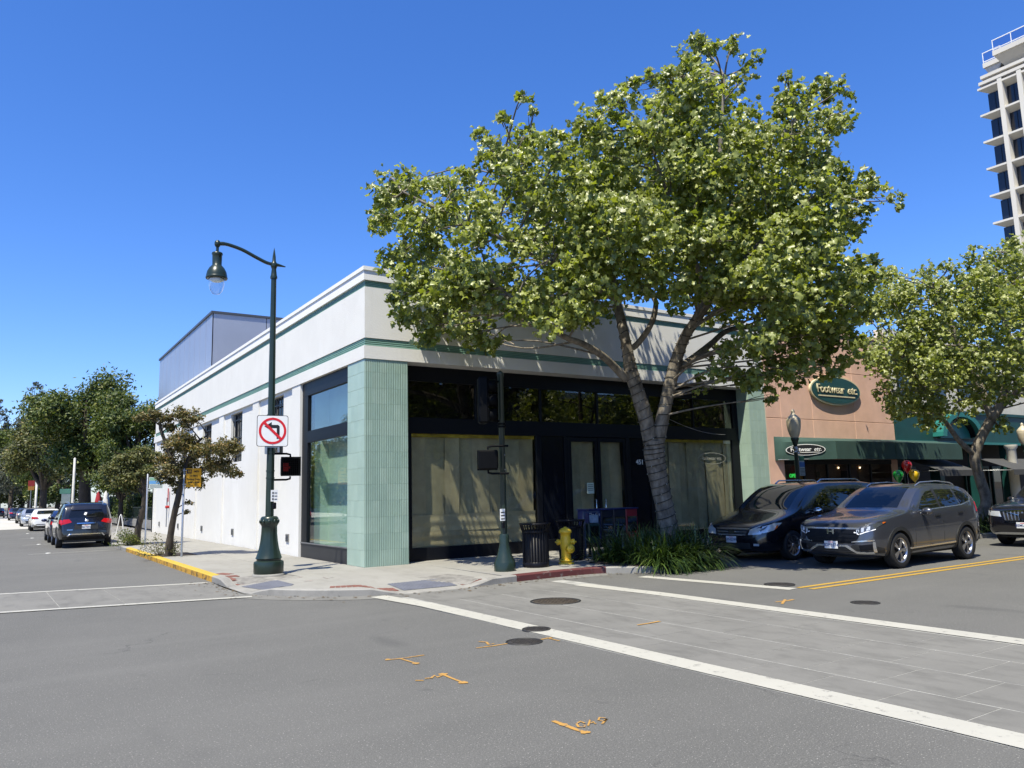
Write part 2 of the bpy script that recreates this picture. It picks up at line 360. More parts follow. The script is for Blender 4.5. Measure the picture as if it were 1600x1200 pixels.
# base under the slabs
base_poly=inner_poly()+[(60,30),(0.3,30),(0.3,130)]
def fill(poly, zfun, step=None, box=None, thick=.3):
    pts=[Vector((float(p[0]),float(p[1]))) for p in poly]; n=len(pts); ed=[(i,(i+1)%n) for i in range(n)]
    if step:
        x0,x1,y0,y1=box; xs=np.arange(x0,x1,step); ys=np.arange(y0,y1,step)
        P=np.array([(p[0],p[1]) for p in poly])
        for x in xs:
            for y in ys:
                if np.min((P[:,0]-x)**2+(P[:,1]-y)**2)>(step*.4)**2: pts.append(Vector((float(x),float(y))))
    v,e,f,*_=delaunay_2d_cdt(pts,ed,[],1,1e-5)
    mb=MB(); top=[(p.x,p.y,zfun(p.x,p.y)) for p in v]; mb.add(top,[tuple(q) for q in f],True)
    k=len(poly); lo=[(p[0],p[1],zfun(p[0],p[1])-thick) for p in poly]; up=[(p[0],p[1],zfun(p[0],p[1])) for p in poly]
    mb.add(up+lo,[(i,(i+1)%k,k+(i+1)%k,k+i) for i in range(k)]); return mb
walk=struct('sidewalk', fill(base_poly, lambda x,y: zf(x,y)-.014), mat('sidewalk joint',(.22,.21,.195),rough=.95,var=.3,vs=5))
# corner pad around the two ramps
ia=int(np.argmin(np.abs(INNER[:,1]-1.2)+10*(INNER[:,0]>-2))); ib=int(np.argmin(np.abs(INNER[:,0]-1.30)+10*(INNER[:,1]>-3)))
pad=[tuple(p) for p in INNER[ia:ib+1]]+[(1.30,-.008),(-.008,-.008),(-.008,1.2)]
fill(pad, zf, .2, (-2.9,1.3,-3.9,1.2), .03).build('corner_pad', CONC_WALK, walk)
# scored slabs of the two pavements
def slab_mesh(w,h): return MB().bbox(.005,w-.005,.005,h-.005,-.014,0.0,.004).mesh('slab',CONC_WALK)
sl=slab_mesh(1.425,1.5)
for j in range(20):
    for i in range(2): link('slab',sl,walk,loc=(-2.885+i*1.43,1.2+j*1.5,.13+random.uniform(-.001,.0012)))
sf=slab_mesh(1.5,1.33)
for i in range(16):
    for j in range(2): link('slab',sf,walk,loc=(1.3+i*1.5,-2.675+j*1.335,.13+random.uniform(-.001,.0012)))
sg=slab_mesh(.86,1.0)
for i in range(3): link('slab',sg,walk,loc=(1.3+i*.865,-3.68,.13))
# kerbs
def kerb(name, i0, i1, mt, lift=.004):
    mb=MB(); vs=[]; pr=5
    for i in range(i0,i1+1):
        p=PATH[i]; n=NRM[i]; q=INNER[i]; z=zf(*q)+lift; z2=zf(*p)+lift-.002
        o=p-n*.012*(z2/.13)
        vs+=[(o[0],o[1],-.05),(o[0],o[1],max(.004,z2-.02)),(p[0]+n[0]*.015,p[1]+n[1]*.015,z2),(q[0],q[1],z),(q[0],q[1],-.05)]
    k=i1-i0+1; fs=[(i*pr+a,i*pr+a+1,(i+1)*pr+a+1,(i+1)*pr+a) for i in range(k-1) for a in range(pr-1)]
    mb.add(vs,fs,False); mb.add(vs[:pr],[tuple(range(pr))]); mb.add(vs[-pr:],[tuple(range(pr))])
    if isinstance(mt,list): mb.mi=[1 if a%(pr-1)==0 else 0 for a in range(len(fs))]+[1,1]
    return struct(name,mb,mt)
iy0=int(np.argmin(np.abs(PATH[:,1]-14.2)+10*(PATH[:,0]>-2))); iy1=int(np.argmin(np.abs(PATH[:,1]-.75)+10*(PATH[:,0]>-2)))
ir0=int(np.argmin(np.abs(PATH[:,0]-1.6)+10*(PATH[:,1]>-3))); ir1=int(np.argmin(np.abs(PATH[:,0]-3.75)+10*(PATH[:,1]>-3)))
kerb('kerb',0,iy0,CONC_KERB); kerb('yellow_kerb',iy0,iy1,[KERBYELLOW,KERBFACE],.006); kerb('kerb',iy1,ir0,CONC_KERB); kerb('red_kerb',ir0,ir1,KERBRED,.006); kerb('kerb',ir1,len(PATH)-1,CONC_KERB)

# truncated-dome ramp plates
def on_walk(px,py):
    z=.08
    for _ in range(12): p=on_z(px,py,z); z=.5*z+.5*zf(p[0],p[1])
    q=np.array(p[:2]); i=int(np.argmin(np.sum((INNER-q)**2,1))); d=float((q-INNER[i])@NRM[i])
    if d<.03: q=q+NRM[i]*(.03-d)
    return Vector((float(q[0]),float(q[1]),0))
def dome_plate(q, label):
    pl=[on_walk(*p) for p in q]
    t=thing('tactile_plate',label,'tactile plate',(0,0,0))
    dm=mat('blue grey tactile plastic',(.115,.122,.155),rough=.6,var=.12,vs=4)
    N=12; M=14; mb=MB(); vs=[]
    for i in range(N+1):
        for j in range(M+1):
            p=pl[0].lerp(pl[1],i/N).lerp(pl[3].lerp(pl[2],i/N),j/M); vs.append((p.x,p.y,zf(p.x,p.y)+.006))
    mb.add(vs,[(i*(M+1)+j,(i+1)*(M+1)+j,(i+1)*(M+1)+j+1,i*(M+1)+j+1) for i in range(N) for j in range(M)],True)
    mb.build('plate',dm,t)
    mb=MB()
    for i in range(18):
        for j in range(18):
            p=pl[0].lerp(pl[1],(i+.5)/18).lerp(pl[3].lerp(pl[2],(i+.5)/18),(j+.5)/18); z=zf(p.x,p.y)+.006
            mb.lathe([(.021,0),(.012,.006)],6,(p.x,p.y,z))
    mb.build('domes',dm,t,kind='stuff')
dome_plate([(371,918),(432,906.6),(459,913.4),(392,925)],'blue grey tactile plate beside the tall lamp post')
dome_plate([(605,912.8),(686.6,904.4),(715,915),(631,923)],'blue grey tactile plate in front of the green tiled corner pillar')
# brick bands set into the corner
bs_=MB().bbox(-.5,.5,-.5,.5,-.03,.004,.004).mesh('brick',BRICK)
def brick_row(a,b,c,d,n,m=1):
    """quad of pixels a-b (far edge) d-c (near edge); n bricks along, m across"""
    A,B,Cc,D=[on_walk(*p) for p in (a,b,c,d)]
    for i in range(n):
        for j in range(m):
            u=(i+.5)/n; v=(j+.5)/m; p=A.lerp(B,u).lerp(D.lerp(Cc,u),v)
            ex=(B-A).lerp(Cc-D,v)/n; ey=(D-A).lerp(Cc-B,u)/m
            o=link('brick',bs_,walk); g=.90
            zz=zf(p.x,p.y); zx=(zf(p.x+.05,p.y)-zf(p.x-.05,p.y))/.1; zy=(zf(p.x,p.y+.05)-zf(p.x,p.y-.05))/.1
            o.matrix_local=Matrix(((ex.x*g,ey.x*g,0,p.x),(ex.y*g,ey.y*g,0,p.y),((zx*ex.x+zy*ex.y)*g,(zx*ey.x+zy*ey.y)*g,1,zz+.001),(0,0,0,1)))
brick_row((516,916.2),(606,917.5),(630,923.6),(509,920.6),12)
brick_row((343,900.5),(368,898.8),(393,911),(367,915.5),3,3)
brick_row((332,896.8),(350,895),(364,897),(344,899.6),2,1)
brick_row((712,910.5),(752,904.4),(775,906),(722,914.5),7,2)

# ---- concrete crosswalks made of single slabs
cw=MB().box(-1.383,2.335,-24,-4.1,-.05,.003); cwo=struct('crosswalk_right',cw,mat('crosswalk joint',(.33,.325,.305),rough=.9,var=.25,vs=4))
for ix,(x0,x1) in enumerate(((-1.05,-.52),(-.52,.30),(.30,1.15),(1.15,2.0))):
    me=MB().bbox(.011,x1-x0-.011,.005,.69-.005,-.01,.003,.002).mesh('slab',CONC_ROAD)
    if ix%2: link('slab',MB().bbox(.011,x1-x0-.011,.005,.345-.005,-.01,.003,.002).mesh('slab',CONC_ROAD),cwo,loc=(x0,-5.2-.345,.003))
    for k in range(24):
        y=-5.2-k*.69-(.345 if ix%2 else 0)
        link('slab',me,cwo,loc=(x0,y-.69,.003))
link('slab',MB().bbox(-1.05,2.0,-5.22,-4.12,-.006,.006,.003).mesh('slab',CONC_ROAD),cwo)
def line(name, pts, w, mt, z=.011, seg=.5):
    pts=[np.array(p,float) for p in pts]; mb=MB()
    L=[]
    for a,b in zip(pts[:-1],pts[1:]):
        n=max(1,int(np.linalg.norm(b-a)/seg)); L+=[a+(b-a)*i/n for i in range(n)]
    L.append(pts[-1]); L=np.array(L); t=np.gradient(L,axis=0); t/=np.linalg.norm(t,axis=1)[:,None]; nn=np.stack([-t[:,1],t[:,0]],1)
    wl=w/2*(1+rng.uniform(-.03,.03,len(L))); wr=w/2*(1+rng.uniform(-.03,.03,len(L)))
    vs=[(*(p+n*a),z) for p,n,a in zip(L,nn,wl)]+[(*(p-n*a),z) for p,n,a in zip(L,nn,wr)]; k=len(L)
    mb.add(vs,[(i,i+1,k+i+1,k+i) for i in range(k-1)]); return struct(name,mb,mt)
def pz(px,py): return on_z(px,py,0)[:2]
line('crosswalk_line',[(-1.40,-3.95),(-1.24,-5.5),(-1.22,-9),(-1.24,-24)],.31,ROADWHITE)
line('crosswalk_line',[pz(905,914),(2.18,-7),(2.2,-24)],.31,ROADWHITE)
line('stop_line',[(3.75,-4.95),(4.15,-8.15)],.28,ROADWHITE,.006)
line('centre_line',[(4.35,-8.10),(12,-8.16),(60,-8.2)],.11,ROADYELLOW,.006)
line('centre_line',[(4.35,-8.34),(12,-8.40),(60,-8.44)],.11,ROADYELLOW,.006)
# left crosswalk
A,B,Cc,D=[np.array(p) for p in (pz(308,912),pz(394,933),pz(0,958),pz(0,927))]
dl=(Cc-B)/np.linalg.norm(Cc-B); A2=A+(A-D)/np.linalg.norm(A-D)*.2; D2=D+dl*12; C2=Cc+dl*12
cl=struct('crosswalk_left',MB().prism([A2,D2,C2,B],-.05,.003),MATS['crosswalk joint'])
n=16
for i in range(n):
    u0,u1=i/n,(i+1)/n; q=[A2+(D2-A2)*u0,A2+(D2-A2)*u1,B+(C2-B)*u1,B+(C2-B)*u0]; c=sum(q)/4
    q=[c+(p-c)*np.array([.988,.994]) for p in q]; MB().prism(q,-.006,.007).build('slab',CONC_ROAD,cl)
line('crosswalk_line',[A2,D2],.17,ROADWHITE,.012); line('crosswalk_line',[B,C2],.17,ROADWHITE,.012)
MB().prism([(-3.45,1.05),(-3.08,.95),(-3.08,-2.05),(-3.2,-2.3),(B[0],B[1])],-.05,.005).build('crosswalk_apron',CONC_ROAD,kind='structure')
# concrete gutter round the corner
i0=int(np.argmin(np.abs(PATH[:,1]+1.9)+10*(PATH[:,0]>-2))); gp=[]
GO=PATH-NRM*.42
gi=[i for i in range(i0,ir1+1)]
mb=MB(); k=len(gi); mb.add([(*GO[i],.0045) for i in gi]+[(*(PATH[i]+NRM[i]*.02),.0075) for i in gi],[(i,i+1,k+i+1,k+i) for i in range(k-1)]); struct('gutter',mb,CONC_ROAD)
# parking stall lines with a raised marker on each, far light paving
for y in (15.6,23.2,31.2,39.2,47.0):
    line('parking_line',[(-5.95,y+.15),(-3.2,y)],.10,ROADWHITE,.006)
mk=mat('white road marker',(.45,.45,.43),rough=.4,var=0)
for i,y in enumerate((15.72,23.32,31.32,39.32)):
    t=MB().lathe([(.09,0),(.085,.012),(.055,.022),(.0,.024)],10,(0,0,0)).build('road_marker',mk,None,loc=(-5.35,y,.005))
    tag(t,'small white raised marker on the '+('nearest','second','third','farthest')[i]+' parking stall line','road marker','raised markers on the stall lines')
struct('far_paving',MB().box(-60,-3.2,51,135,-.05,.004),concrete('pale paving',(.45,.44,.41),(.39,.38,.36),(.3,.29,.27),.3))
# soil beds for street trees
SOIL=mat('bark mulch',(.055,.04,.03),rough=.95,var=.5,vs=14,bump=1.0,bs=40)
for y0,y1 in ((7.95,9.4),(15.6,17.0)):
    struct('tree_bed',MB().box(-2.88,-1.95,y0,y1,.10,.142),SOIL)
for x0,x1 in ((4.15,6.85),(16.75,19.9)):
    struct('planting_bed',MB().prism([(x0,-4.4),(x0+.4,-4.55),(x1-.4,-4.55),(x1,-4.2),(x1+.15,-2.9),(x0-.05,-2.9)],.05,.145),SOIL)

# ---- manholes and covers
IRON=mat('cast iron cover',(.040,.036,.033),rough=.65,var=.3,vs=20,bump=.6,bs=60,spec=.4)
IRON2=mat('brown iron cover',(.060,.048,.036),rough=.75,var=.3,vs=15,bump=.5,bs=60,spec=.3)
def manhole(c, r, label, mt, z=.008, ringed=False):
    t=thing('manhole_cover',label,'manhole cover',(c[0],c[1],z))
    MB().lathe([(r,-.01),(r,.004),(r*.9,.004),(r*.9,-.006)],32).build('frame',mat('iron ring',(.022,.022,.022),rough=.6,var=.3,vs=10),t)
    mb=MB().lathe([(r*.88,-.01),(r*.88,.001),(0,.001)],32)
    for i in range(-4,5):
        for j in range(-4,5):
            if (i*i+j*j)<17: mb.box(i*r*.19-r*.06,i*r*.19+r*.06,j*r*.19-r*.06,j*r*.19+r*.06,.0,.0045)
    mb.build('lid',mt,t)
    for s in (-1,1): MB().lathe([(r*.06,.0045),(r*.06,.008),(r*.03,.008)],8,(s*r*.5,0,0)).build('pick_hole',IRON,t)
manhole(on_z(868,940),.40,'wide brown manhole cover in the concrete crosswalk',IRON2)
manhole(on_z(838,984.5),.18,'small dark cover half under the white crosswalk line',IRON,.0135)
manhole(on_z(819,1003),.215,'round ribbed cover between two orange spray marks',IRON,.004)
manhole(on_z(1352,942),.20,'small cover in the right-hand traffic lane',IRON,.004)
manhole(on_z(1218,914),.26,'dark cover beside the end of the stop line',IRON,.012)
# ---- orange utility marks sprayed on the road
def spray(pts, w, cat_name, z=.005):
    P=[np.array(on_z(*p)[:2]) for p in pts]; P=[Vector((p[0],p[1],z)) for p in P]; mb=MB()
    k=len(P); vs=[]
    for i in range(k):
        t=(P[min(i+1,k-1)]-P[max(i-1,0)]).normalized(); n=Vector((-t.y,t.x,0)); ww=w*(.8+.4*random.random())/2
        vs+=[(P[i]+n*ww)[:],(P[i]-n*ww)[:]]
    mb.add(vs,[(2*i,2*i+1,2*i+3,2*i+2) for i in range(k-1)]); return mb
def blob(px,py,r,z=.0055):
    c=on_z(px,py); mb=MB(); n=11; mb.add([(c[0]+r*(.75+.5*random.random())*math.cos(2*PI*a/n),c[1]+r*(.75+.5*random.random())*math.sin(2*PI*a/n),z) for a in range(n)],[tuple(range(n))]); return mb
def join(name, parts, mt, label, cat):
    mb=MB()
    for p in parts: mb.add(p.v,p.f)
    o=mb.build(name,mt); return tag(o,label,cat)
join('spray_mark',[spray([(864,1127),(880,1133),(898,1140),(917,1146)],.035,''),blob(880,1133,.035),blob(914,1145,.035),
  spray([(914,1131),(907,1128),(901,1132),(904,1137),(913,1137),(914,1134),(910,1134)],.02,'',.006),
  spray([(919,1135),(922,1126),(931,1132)],.018,'',.006),spray([(922,1131),(929,1129)],.015,'',.0065),
  spray([(946,1123),(937,1122),(935,1126),(944,1128),(948,1124),(941,1132)],.02,'',.006)],ORANGE_SPRAY,'orange spray paint reading GAS with an arrow on the asphalt','road marking')
join('spray_mark',[spray([(602,1032),(630,1029),(663,1024)],.03,''),spray([(626,1030),(640,1034),(653,1038)],.025,'',.006),blob(650,1037,.04),blob(606,1031,.03)],ORANGE_SPRAY,'orange T shaped spray mark on the asphalt','road marking')
join('spray_mark',[spray([(689,1053),(705,1060),(726,1068)],.03,''),blob(724,1067,.045),blob(692,1054,.04),spray([(664,1061),(674,1060),(679,1056),(684,1059),(690,1056)],.035,'',.006),spray([(649,1064),(662,1064)],.025,'',.006)],ORANGE_SPRAY,'orange scribbled arrow sprayed below the T mark','road marking')
join('spray_mark',[spray([(744,1013),(768,1010),(793,1006)],.03,''),spray([(748,1003),(760,1004),(764,1008),(772,1006)],.03,'',.006)],ORANGE_SPRAY,'orange spray line left of the ribbed cover','road marking')
join('spray_mark',[spray([(843,1000),(860,997),(884,993)],.03,''),spray([(854,997),(866,1000),(875,1002)],.025,'',.006)],ORANGE_SPRAY,'orange spray line right of the ribbed cover','road marking')
join('spray_mark',[spray([(996,978),(1015,975),(1031,972)],.045,'')],ORANGE_SPRAY,'faint orange stroke sprayed on the crosswalk slabs','road marking')
for o in COL.objects:
    if o.name.startswith('spray_mark') and 'crosswalk' in o.get('label',''): o.location.z=.008
join('spray_mark',[spray([(1212,941),(1230,939),(1240,937)],.05,''),spray([(1222,944),(1227,937)],.04,'',.006)],ORANGE_SPRAY,'small orange cross sprayed beyond the far crosswalk line','road marking')

# faded pink marks sprayed on the pavement corner
PINK=worn_paint('faded pink spray',(.32,.185,.16),(.26,.25,.235),.45,22)
def pspray(pts,w):
    P=[on_walk(*p) for p in pts]; mb=MB(); k=len(P); vs=[]
    for i in range(k):
        t=(P[min(i+1,k-1)]-P[max(i-1,0)]).normalized(); n=Vector((-t.y,t.x,0))*w/2
        for q in (P[i]+n,P[i]-n): vs.append((q.x,q.y,zf(q.x,q.y)+.004))
    return mb.add(vs,[(2*i,2*i+1,2*i+3,2*i+2) for i in range(k-1)])
join('spray_mark',[pspray([(438,901),(446,900.5),(453,901.5)],.03),pspray([(462,901),(467,903),(471,901)],.03),pspray([(505,902),(512,904),(521,902)],.03),pspray([(476,909),(482,907.5),(488,908)],.05)],PINK,'faded pink survey scribbles on the pavement corner','pavement marking')
# a scatter of dry leaves and grit along the gutters
N=420; i=rng.integers(iy1,len(PATH)-60,N); o=-np.abs(rng.normal(size=N))*.22-.03; pc_=PATH[i]+NRM[i]*o[:,None]+rng.normal(size=(N,2))*.05
V=[];Fc=[]
for k in range(N):
    a=rng.uniform(0,6.28); s=rng.uniform(.012,.045); c=pc_[k]; b0=len(V)
    for q in range(4): V.append((c[0]+s*(1,.5,1,.5)[q]*math.cos(a+q*1.57),c[1]+s*(1,.5,1,.5)[q]*math.sin(a+q*1.57),.011+rng.uniform(0,.012)))
    Fc.append((b0,b0+1,b0+2,b0+3))
tag(link('fallen_leaves',big_mesh('fallen_leaves',np.array(V),np.array(Fc),mat('dry leaf',(.13,.085,.04),rough=.9,col2=(.06,.045,.025),vs=30))),'dry leaves and grit gathered along the gutters','leaf litter',kind='stuff')
# ================================================================== corner building
B=thing('corner_building','long white stucco corner building with green tiled pillars and green bands','building',(0,0,0))
ZF=4.88; TOP=7.08; LEN=29.3; W=14.10
# roof and hidden walls
bx('roof',mat('flat roof',(.35,.35,.34),rough=.9,var=.1),B,.3,W-.02,.3,LEN-.05,6.2,6.35)
bx('back_wall',STUCCO,B,.0,W,LEN-.3,LEN,.0,6.2)
bx('party_wall',STUCCO,B,W-.3,W-.01,.55,LEN-.3,.0,6.2)
# side wall with high barred windows
wy=[(6.34+4.74*i,7.92+4.74*i) for i in range(5)]; WZ0,WZ1=3.04,4.80
def wallseg(y0,y1,z0,z1,x0=.06,x1=.34): return MB().box(x0,x1,y0,y1,z0,z1)
mb=MB(); mb.box(.06,.34,4.62,LEN-.3,.0,WZ0); mb.box(.06,.34,4.62,LEN-.3,WZ1,ZF+.02)
yy=4.62
for a,b in wy: mb.box(.06,.34,yy,a,WZ0,WZ1); yy=b
mb.box(.06,.34,yy,LEN-.3,WZ0,WZ1); mb.build('side_wall',STUCCO,B)
for y0,y1 in [(4.62,5.35)]+[(8.85+4.74*i,9.55+4.74*i) for i in range(4)]+[(28.6,LEN)]:
    MB().box(.0,.062,y0,y1,.0,ZF-.0).build('pier',STUCCO,B)
SIDEBARS=mat('window bars',(.02,.022,.025),rough=.5,var=0)
for i,(a,b) in enumerate(wy):
    w=MB(); 
    for x0,x1,z0,z1 in ((a,a+.06,WZ0,WZ1),(b-.06,b,WZ0,WZ1),(a,b,WZ0,WZ0+.05),(a,b,WZ1-.05,WZ1)): w.box(.20,.28,x0+.001,x1-.001,z0,z1)
    fo=w.build('window',SIDEBARS,B)
    for c in range(3):
        for r in range(3):
            y0=a+.06+(b-a-.12)/3*c; z0=WZ0+.05+(WZ1-WZ0-.1)/3*r
            MB().box(.235,.245,y0+.01,y0+(b-a-.12)/3-.01,z0+.01,z0+(WZ1-WZ0-.1)/3-.01).build('pane',DARKGLASS,fo)
    g=MB()
    for k in range(6): yb=a+.12+(b-a-.24)*k/5; g.tube([(.13,yb,WZ0+.02),(.13,yb,WZ1-.02)],.013,6)
    for zz in (WZ0+.25,(WZ0+WZ1)/2,WZ1-.25): g.box(.118,.142,a,b,zz-.018,zz+.018)
    g.build('bars',SIDEBARS,fo)
    if i<5:
        y=(12.04+5.02*(i-1)) if i else 5.75
        v=MB().box(.03,.075,y-.13,y+.13,.48,.70).build('wall_vent',mat('vent metal',(.22,.22,.21),rough=.6,var=.2,vs=20),B)
        for k in range(4): MB().box(.02,.032,y-.11,y+.11,.51+k*.045,.53+k*.045).build('louvre',mat('vent dark',(.05,.05,.05),rough=.7,var=0),v)
# red standpipe near the far end
sp=MB(); sp.tube([(-.05,24.5,.5),(-.05,24.5,1.9)],.03,8); sp.build('pipe',METAL,B)
sp=MB(); sp.lathe([(.07,0),(.07,.16),(.05,.18)],10,(-.12,24.5,1.45),axis='x'); sp.box(-.03,.0,24.42,24.58,1.7,2.35); sp.build('red_standpipe',mat('red enamel',(.42,.02,.02),rough=.4,var=.05),B)
# fascia, green ribbed bands, parapet and coping wrap both street sides
def wrap(name,d,z0,z1,mt,back=.3,lab=None):
    """L-shaped course proud of the wall line by d"""
    poly=[(-d,-d),(W+(.0),-d),(W,back),(back,back),(back,LEN),(-d,LEN)]
    return MB().prism(poly,z0,z1).build(name,mt,B,label=lab)
# fascia over the storefront: deep on the front (forms the soffit)
MB().prism([(-.02,-.02),(W,-.02),(W,.56),(.34,.56),(.34,LEN),(-.02,LEN)],ZF,5.185).build('fascia',STUCCO,B)
wrap('band_backing',-.035,5.185,5.375,GREEN_BAND)
for k in range(4): wrap('green_rib',-.016,5.198+k*.044,5.222+k*.044,mat('green trim paint light',(.20,.36,.30),rough=.5,var=.08,vs=2))
wrap('parapet_wall',.0,5.375,6.595,STUCCO)
wrap('band_backing',-.035,6.595,6.755,GREEN_BAND)
for k in range(4): wrap('green_rib',-.016,6.603+k*.037,6.623+k*.037,MATS['green trim paint light'])
wrap('cornice',.03,6.755,6.985,STUCCO2); wrap('coping',.055,6.985,TOP,STUCCO2,.4)
# ---- tiled corner pillar (tiles are single pieces)
TH,TW=.37,.183
def tile_rib(w,h):
    mb=MB(); n=4; d=.012; prof=[(0,0),(.004,d)]
    p=w/n
    for i in range(n):
        x=i*p; prof+=[(x+.006,d),(x+p*.5,d+.006),(x+p-.006,d)]
    prof=[(0.0,.009)]+[(max(.002,min(w-.002,a)),b) for a,b in prof[1:]]+[(w,.009)]
    k=len(prof); mb.add([(a,-b,0.0012) for a,b in prof]+[(a,-b,h-.0012) for a,b in prof],[(i,i+1,k+i+1,k+i) for i in range(k-1)]); mb.add([(a,-b,0.004) for a,b in prof],[tuple(range(k))]); mb.add([(a,-b,h-.004) for a,b in prof],[tuple(range(k))]); return mb
TILES=[GREEN_TILE,GREEN_TILE2,GREEN_TILE3]
rib_me=[tile_rib(TW-.0012,TH).mesh('tile',t) for t in TILES]
LIT_FLATS=[mat('lit flat sage tile %d'%i,c,rough=.38,var=.06,vs=1.6) for i,c in enumerate(((.345,.46,.39),(.36,.475,.405),(.33,.445,.38)))]  # same tile as the ribbed front, sunlight on the left face put into the colour
flat_me=[MB().bbox(.001,.205-.001,-.012,0,.001,TH-.002,.002).mesh('tile',t) for t in LIT_FLATS]
def pillar(name,x0,x1,y0,y1,z0,z1): 
    return MB().box(x0,x1,y0,y1,z0,z1).build(name,GROUT,B)
pc=pillar('corner_pillar',.013,1.10,.013,1.05,.0,ZF)
def tile_front(par,x0,x1,y,z0,z1,mes,w,rot=0.0):
    n=round((x1-x0)/w); w2=(x1-x0)/n
    for i in range(n):
        z=z0-random.choice((0,.0,.004))
        k=0
        while z<z1-.02:
            h=min(TH,z1-z); o=link('tile',random.choice(mes),par); o.scale=(w2/w,1,(h-.001)/TH)
            yield o,i*w2,z,w2; z+=TH
for o,u,z,w2 in tile_front(pc,.013,1.10,.0,.13,ZF-.01,rib_me,TW): o.location=(.013+u,.0125,z)
for o,u,z,w2 in tile_front(pc,.013,1.05,.0,.13,ZF-.01,flat_me,.205): o.location=(.0125,1.05-u,z); o.rotation_euler=(0,0,-PI/2)
pr=pillar('right_pillar',13.30,W-.005,.013,.60,.0,ZF)
for o,u,z,w2 in tile_front(pr,13.30,W-.005,.0,.13,ZF-.01,flat_me,.205): o.location=(13.30+u,.0125,z)
for o,u,z,w2 in tile_front(pr,.013,.56,.0,.13,ZF-.01,flat_me,.205): o.location=(13.2995,.56-u,z); o.rotation_euler=(0,0,-PI/2)
# ---- front storefront, set back under the soffit
YS=.52
def fr(name,x0,x1,z0,z1,d=.06,mt=BLACK,par=B): return MB().bbox(x0,x1,YS-.04,YS+d,z0,z1,.006).build(name,mt,par)
bx('threshold',CONC_WALK,B,1.10,13.30,.0,YS+.1,.0,.131)
fr('bulkhead',1.101,6.20,.131,.44); fr('bulkhead',8.42,13.299,.131,.44)
fr('transom_beam',1.101,13.299,3.21,3.60,.08); fr('head_beam',1.101,13.299,4.50,ZF-.003,.05)
for x0,x1 in ((1.101,1.42),(5.13,5.30),(6.10,6.24),(8.36,8.50),(9.28,9.42),(12.95,13.299)): fr('mullion',x0,x1,.44 if x0 not in(6.10,8.36) else .131,3.21)
for x0,x1 in ((1.101,1.25),(3.25,3.30),(5.3,5.36),(7.3,7.36),(9.3,9.36),(11.2,11.26),(13.05,13.299)): fr('transom_mullion',x0,x1,3.60,4.50)
xs=[1.25,3.25,3.30,5.30,5.36,7.30,7.36,9.30,9.36,11.2,11.26,13.05]
for a,b in zip(xs[::2],xs[1::2]): bx('transom_pane',SHOPGLASS,B,a-.01,b+.01,YS,YS+.008,3.59,4.51)
bx('shop_pane',SHOPGLASS,B,1.41,5.14,YS,YS+.008,.43,3.22); bx('shop_pane',SHOPGLASS,B,9.41,12.96,YS,YS+.008,.43,3.22)
bx('black_panel',BLACK_PANEL,B,5.29,6.11,YS+.01,YS+.03,.43,3.22); bx('black_panel',BLACK_PANEL,B,8.49,9.29,YS+.01,YS+.03,.43,3.22)
# pair of paper-backed glass doors
for k,(a,b) in enumerate(((6.245,7.28),(7.30,8.355))):
    f=MB(); f.box(a,a+.09,YS-.02,YS+.03,.14,3.19); f.box(b-.09,b,YS-.02,YS+.03,.14,3.19); f.box(a+.09,b-.09,YS-.02,YS+.03,.14,.42); f.box(a+.09,b-.09,YS-.02,YS+.03,3.08,3.19)
    d=f.build('door',BLACK,B); bx('pane',SHOPGLASS,d,a+.085,b-.085,YS+.001,YS+.009,.41,3.09)
    s=b-.16 if k==0 else a+.16
    MB().tube([(s,YS-.02,1.0),(s,YS-.08,1.0),(s,YS-.08,1.45),(s,YS-.02,1.45)],.014,8).build('handle',CHROME,d)
# paper masking behind the panes: overlapping sheets, slightly curled
def sheet_paper(x0,x1,z0,z1,y,seed,amp=.034):
    r=random.Random(seed); nx,nz=5,10; vs=[]; ph=r.random()*6
    for j in range(nz+1):
        for i in range(nx+1):
            u=i/nx; v=j/nz; vs.append((x0+(x1-x0)*u+.01*math.sin(v*3+ph),y+amp*(math.sin(u*5+ph+v*2.2)+.6*math.sin(v*11+ph*2+u*3))*.5,z0+(z1-z0)*v))
    return MB().add(vs,[(j*(nx+1)+i,j*(nx+1)+i+1,(j+1)*(nx+1)+i+1,(j+1)*(nx+1)+i) for j in range(nz) for i in range(nx)],True)
PAPER2=mat('kraft paper pale',(.48,.46,.35),rough=.8,var=.12,vs=3,bump=.5,bs=7,spec=.2); PAPER3=mat('kraft paper green',(.40,.40,.31),rough=.8,var=.12,vs=3,bump=.5,bs=7,spec=.2)
def paper_run(x0,x1,z0,z1,step,y,seed):
    r=random.Random(seed); x=x0; i=0
    while x<x1-.05:
        w=min(step*(.85+.4*r.random()),x1-x); 
        sheet_paper(x,x+w+.03,z0,z1,y+.025*(i%2)+.012*r.random(),seed+i).build('paper_sheet',r.choice((PAPER,PAPER2,PAPER3)),B); x+=w; i+=1
paper_run(1.42,5.13,.44,3.16,.45,YS+.10,3); paper_run(9.42,12.95,.44,3.16,.38,YS+.10,40); paper_run(6.33,7.19,.42,3.08,.42,YS+.10,80); paper_run(7.39,8.26,.42,3.08,.42,YS+.10,90)
sheet_paper(1.42,5.13,.80,1.22,YS+.075,7,.035).build('paper_sheet',PAPER2,B); sheet_paper(1.42,5.13,.44,.82,YS+.06,8,.04).build('paper_sheet',PAPER,B)
bx('gold_tape',mat('gold tape',(.55,.42,.06),rough=.35,var=.35,vs=3),B,1.43,5.12,YS+.03,YS+.04,3.12,3.205); bx('gold_tape',MATS['gold tape'],B,9.43,12.6,YS+.03,YS+.04,3.12,3.205)
bx('paper_label',WHITE_SIGN,B,12.60,12.93,YS+.028,YS+.038,3.10,3.205)
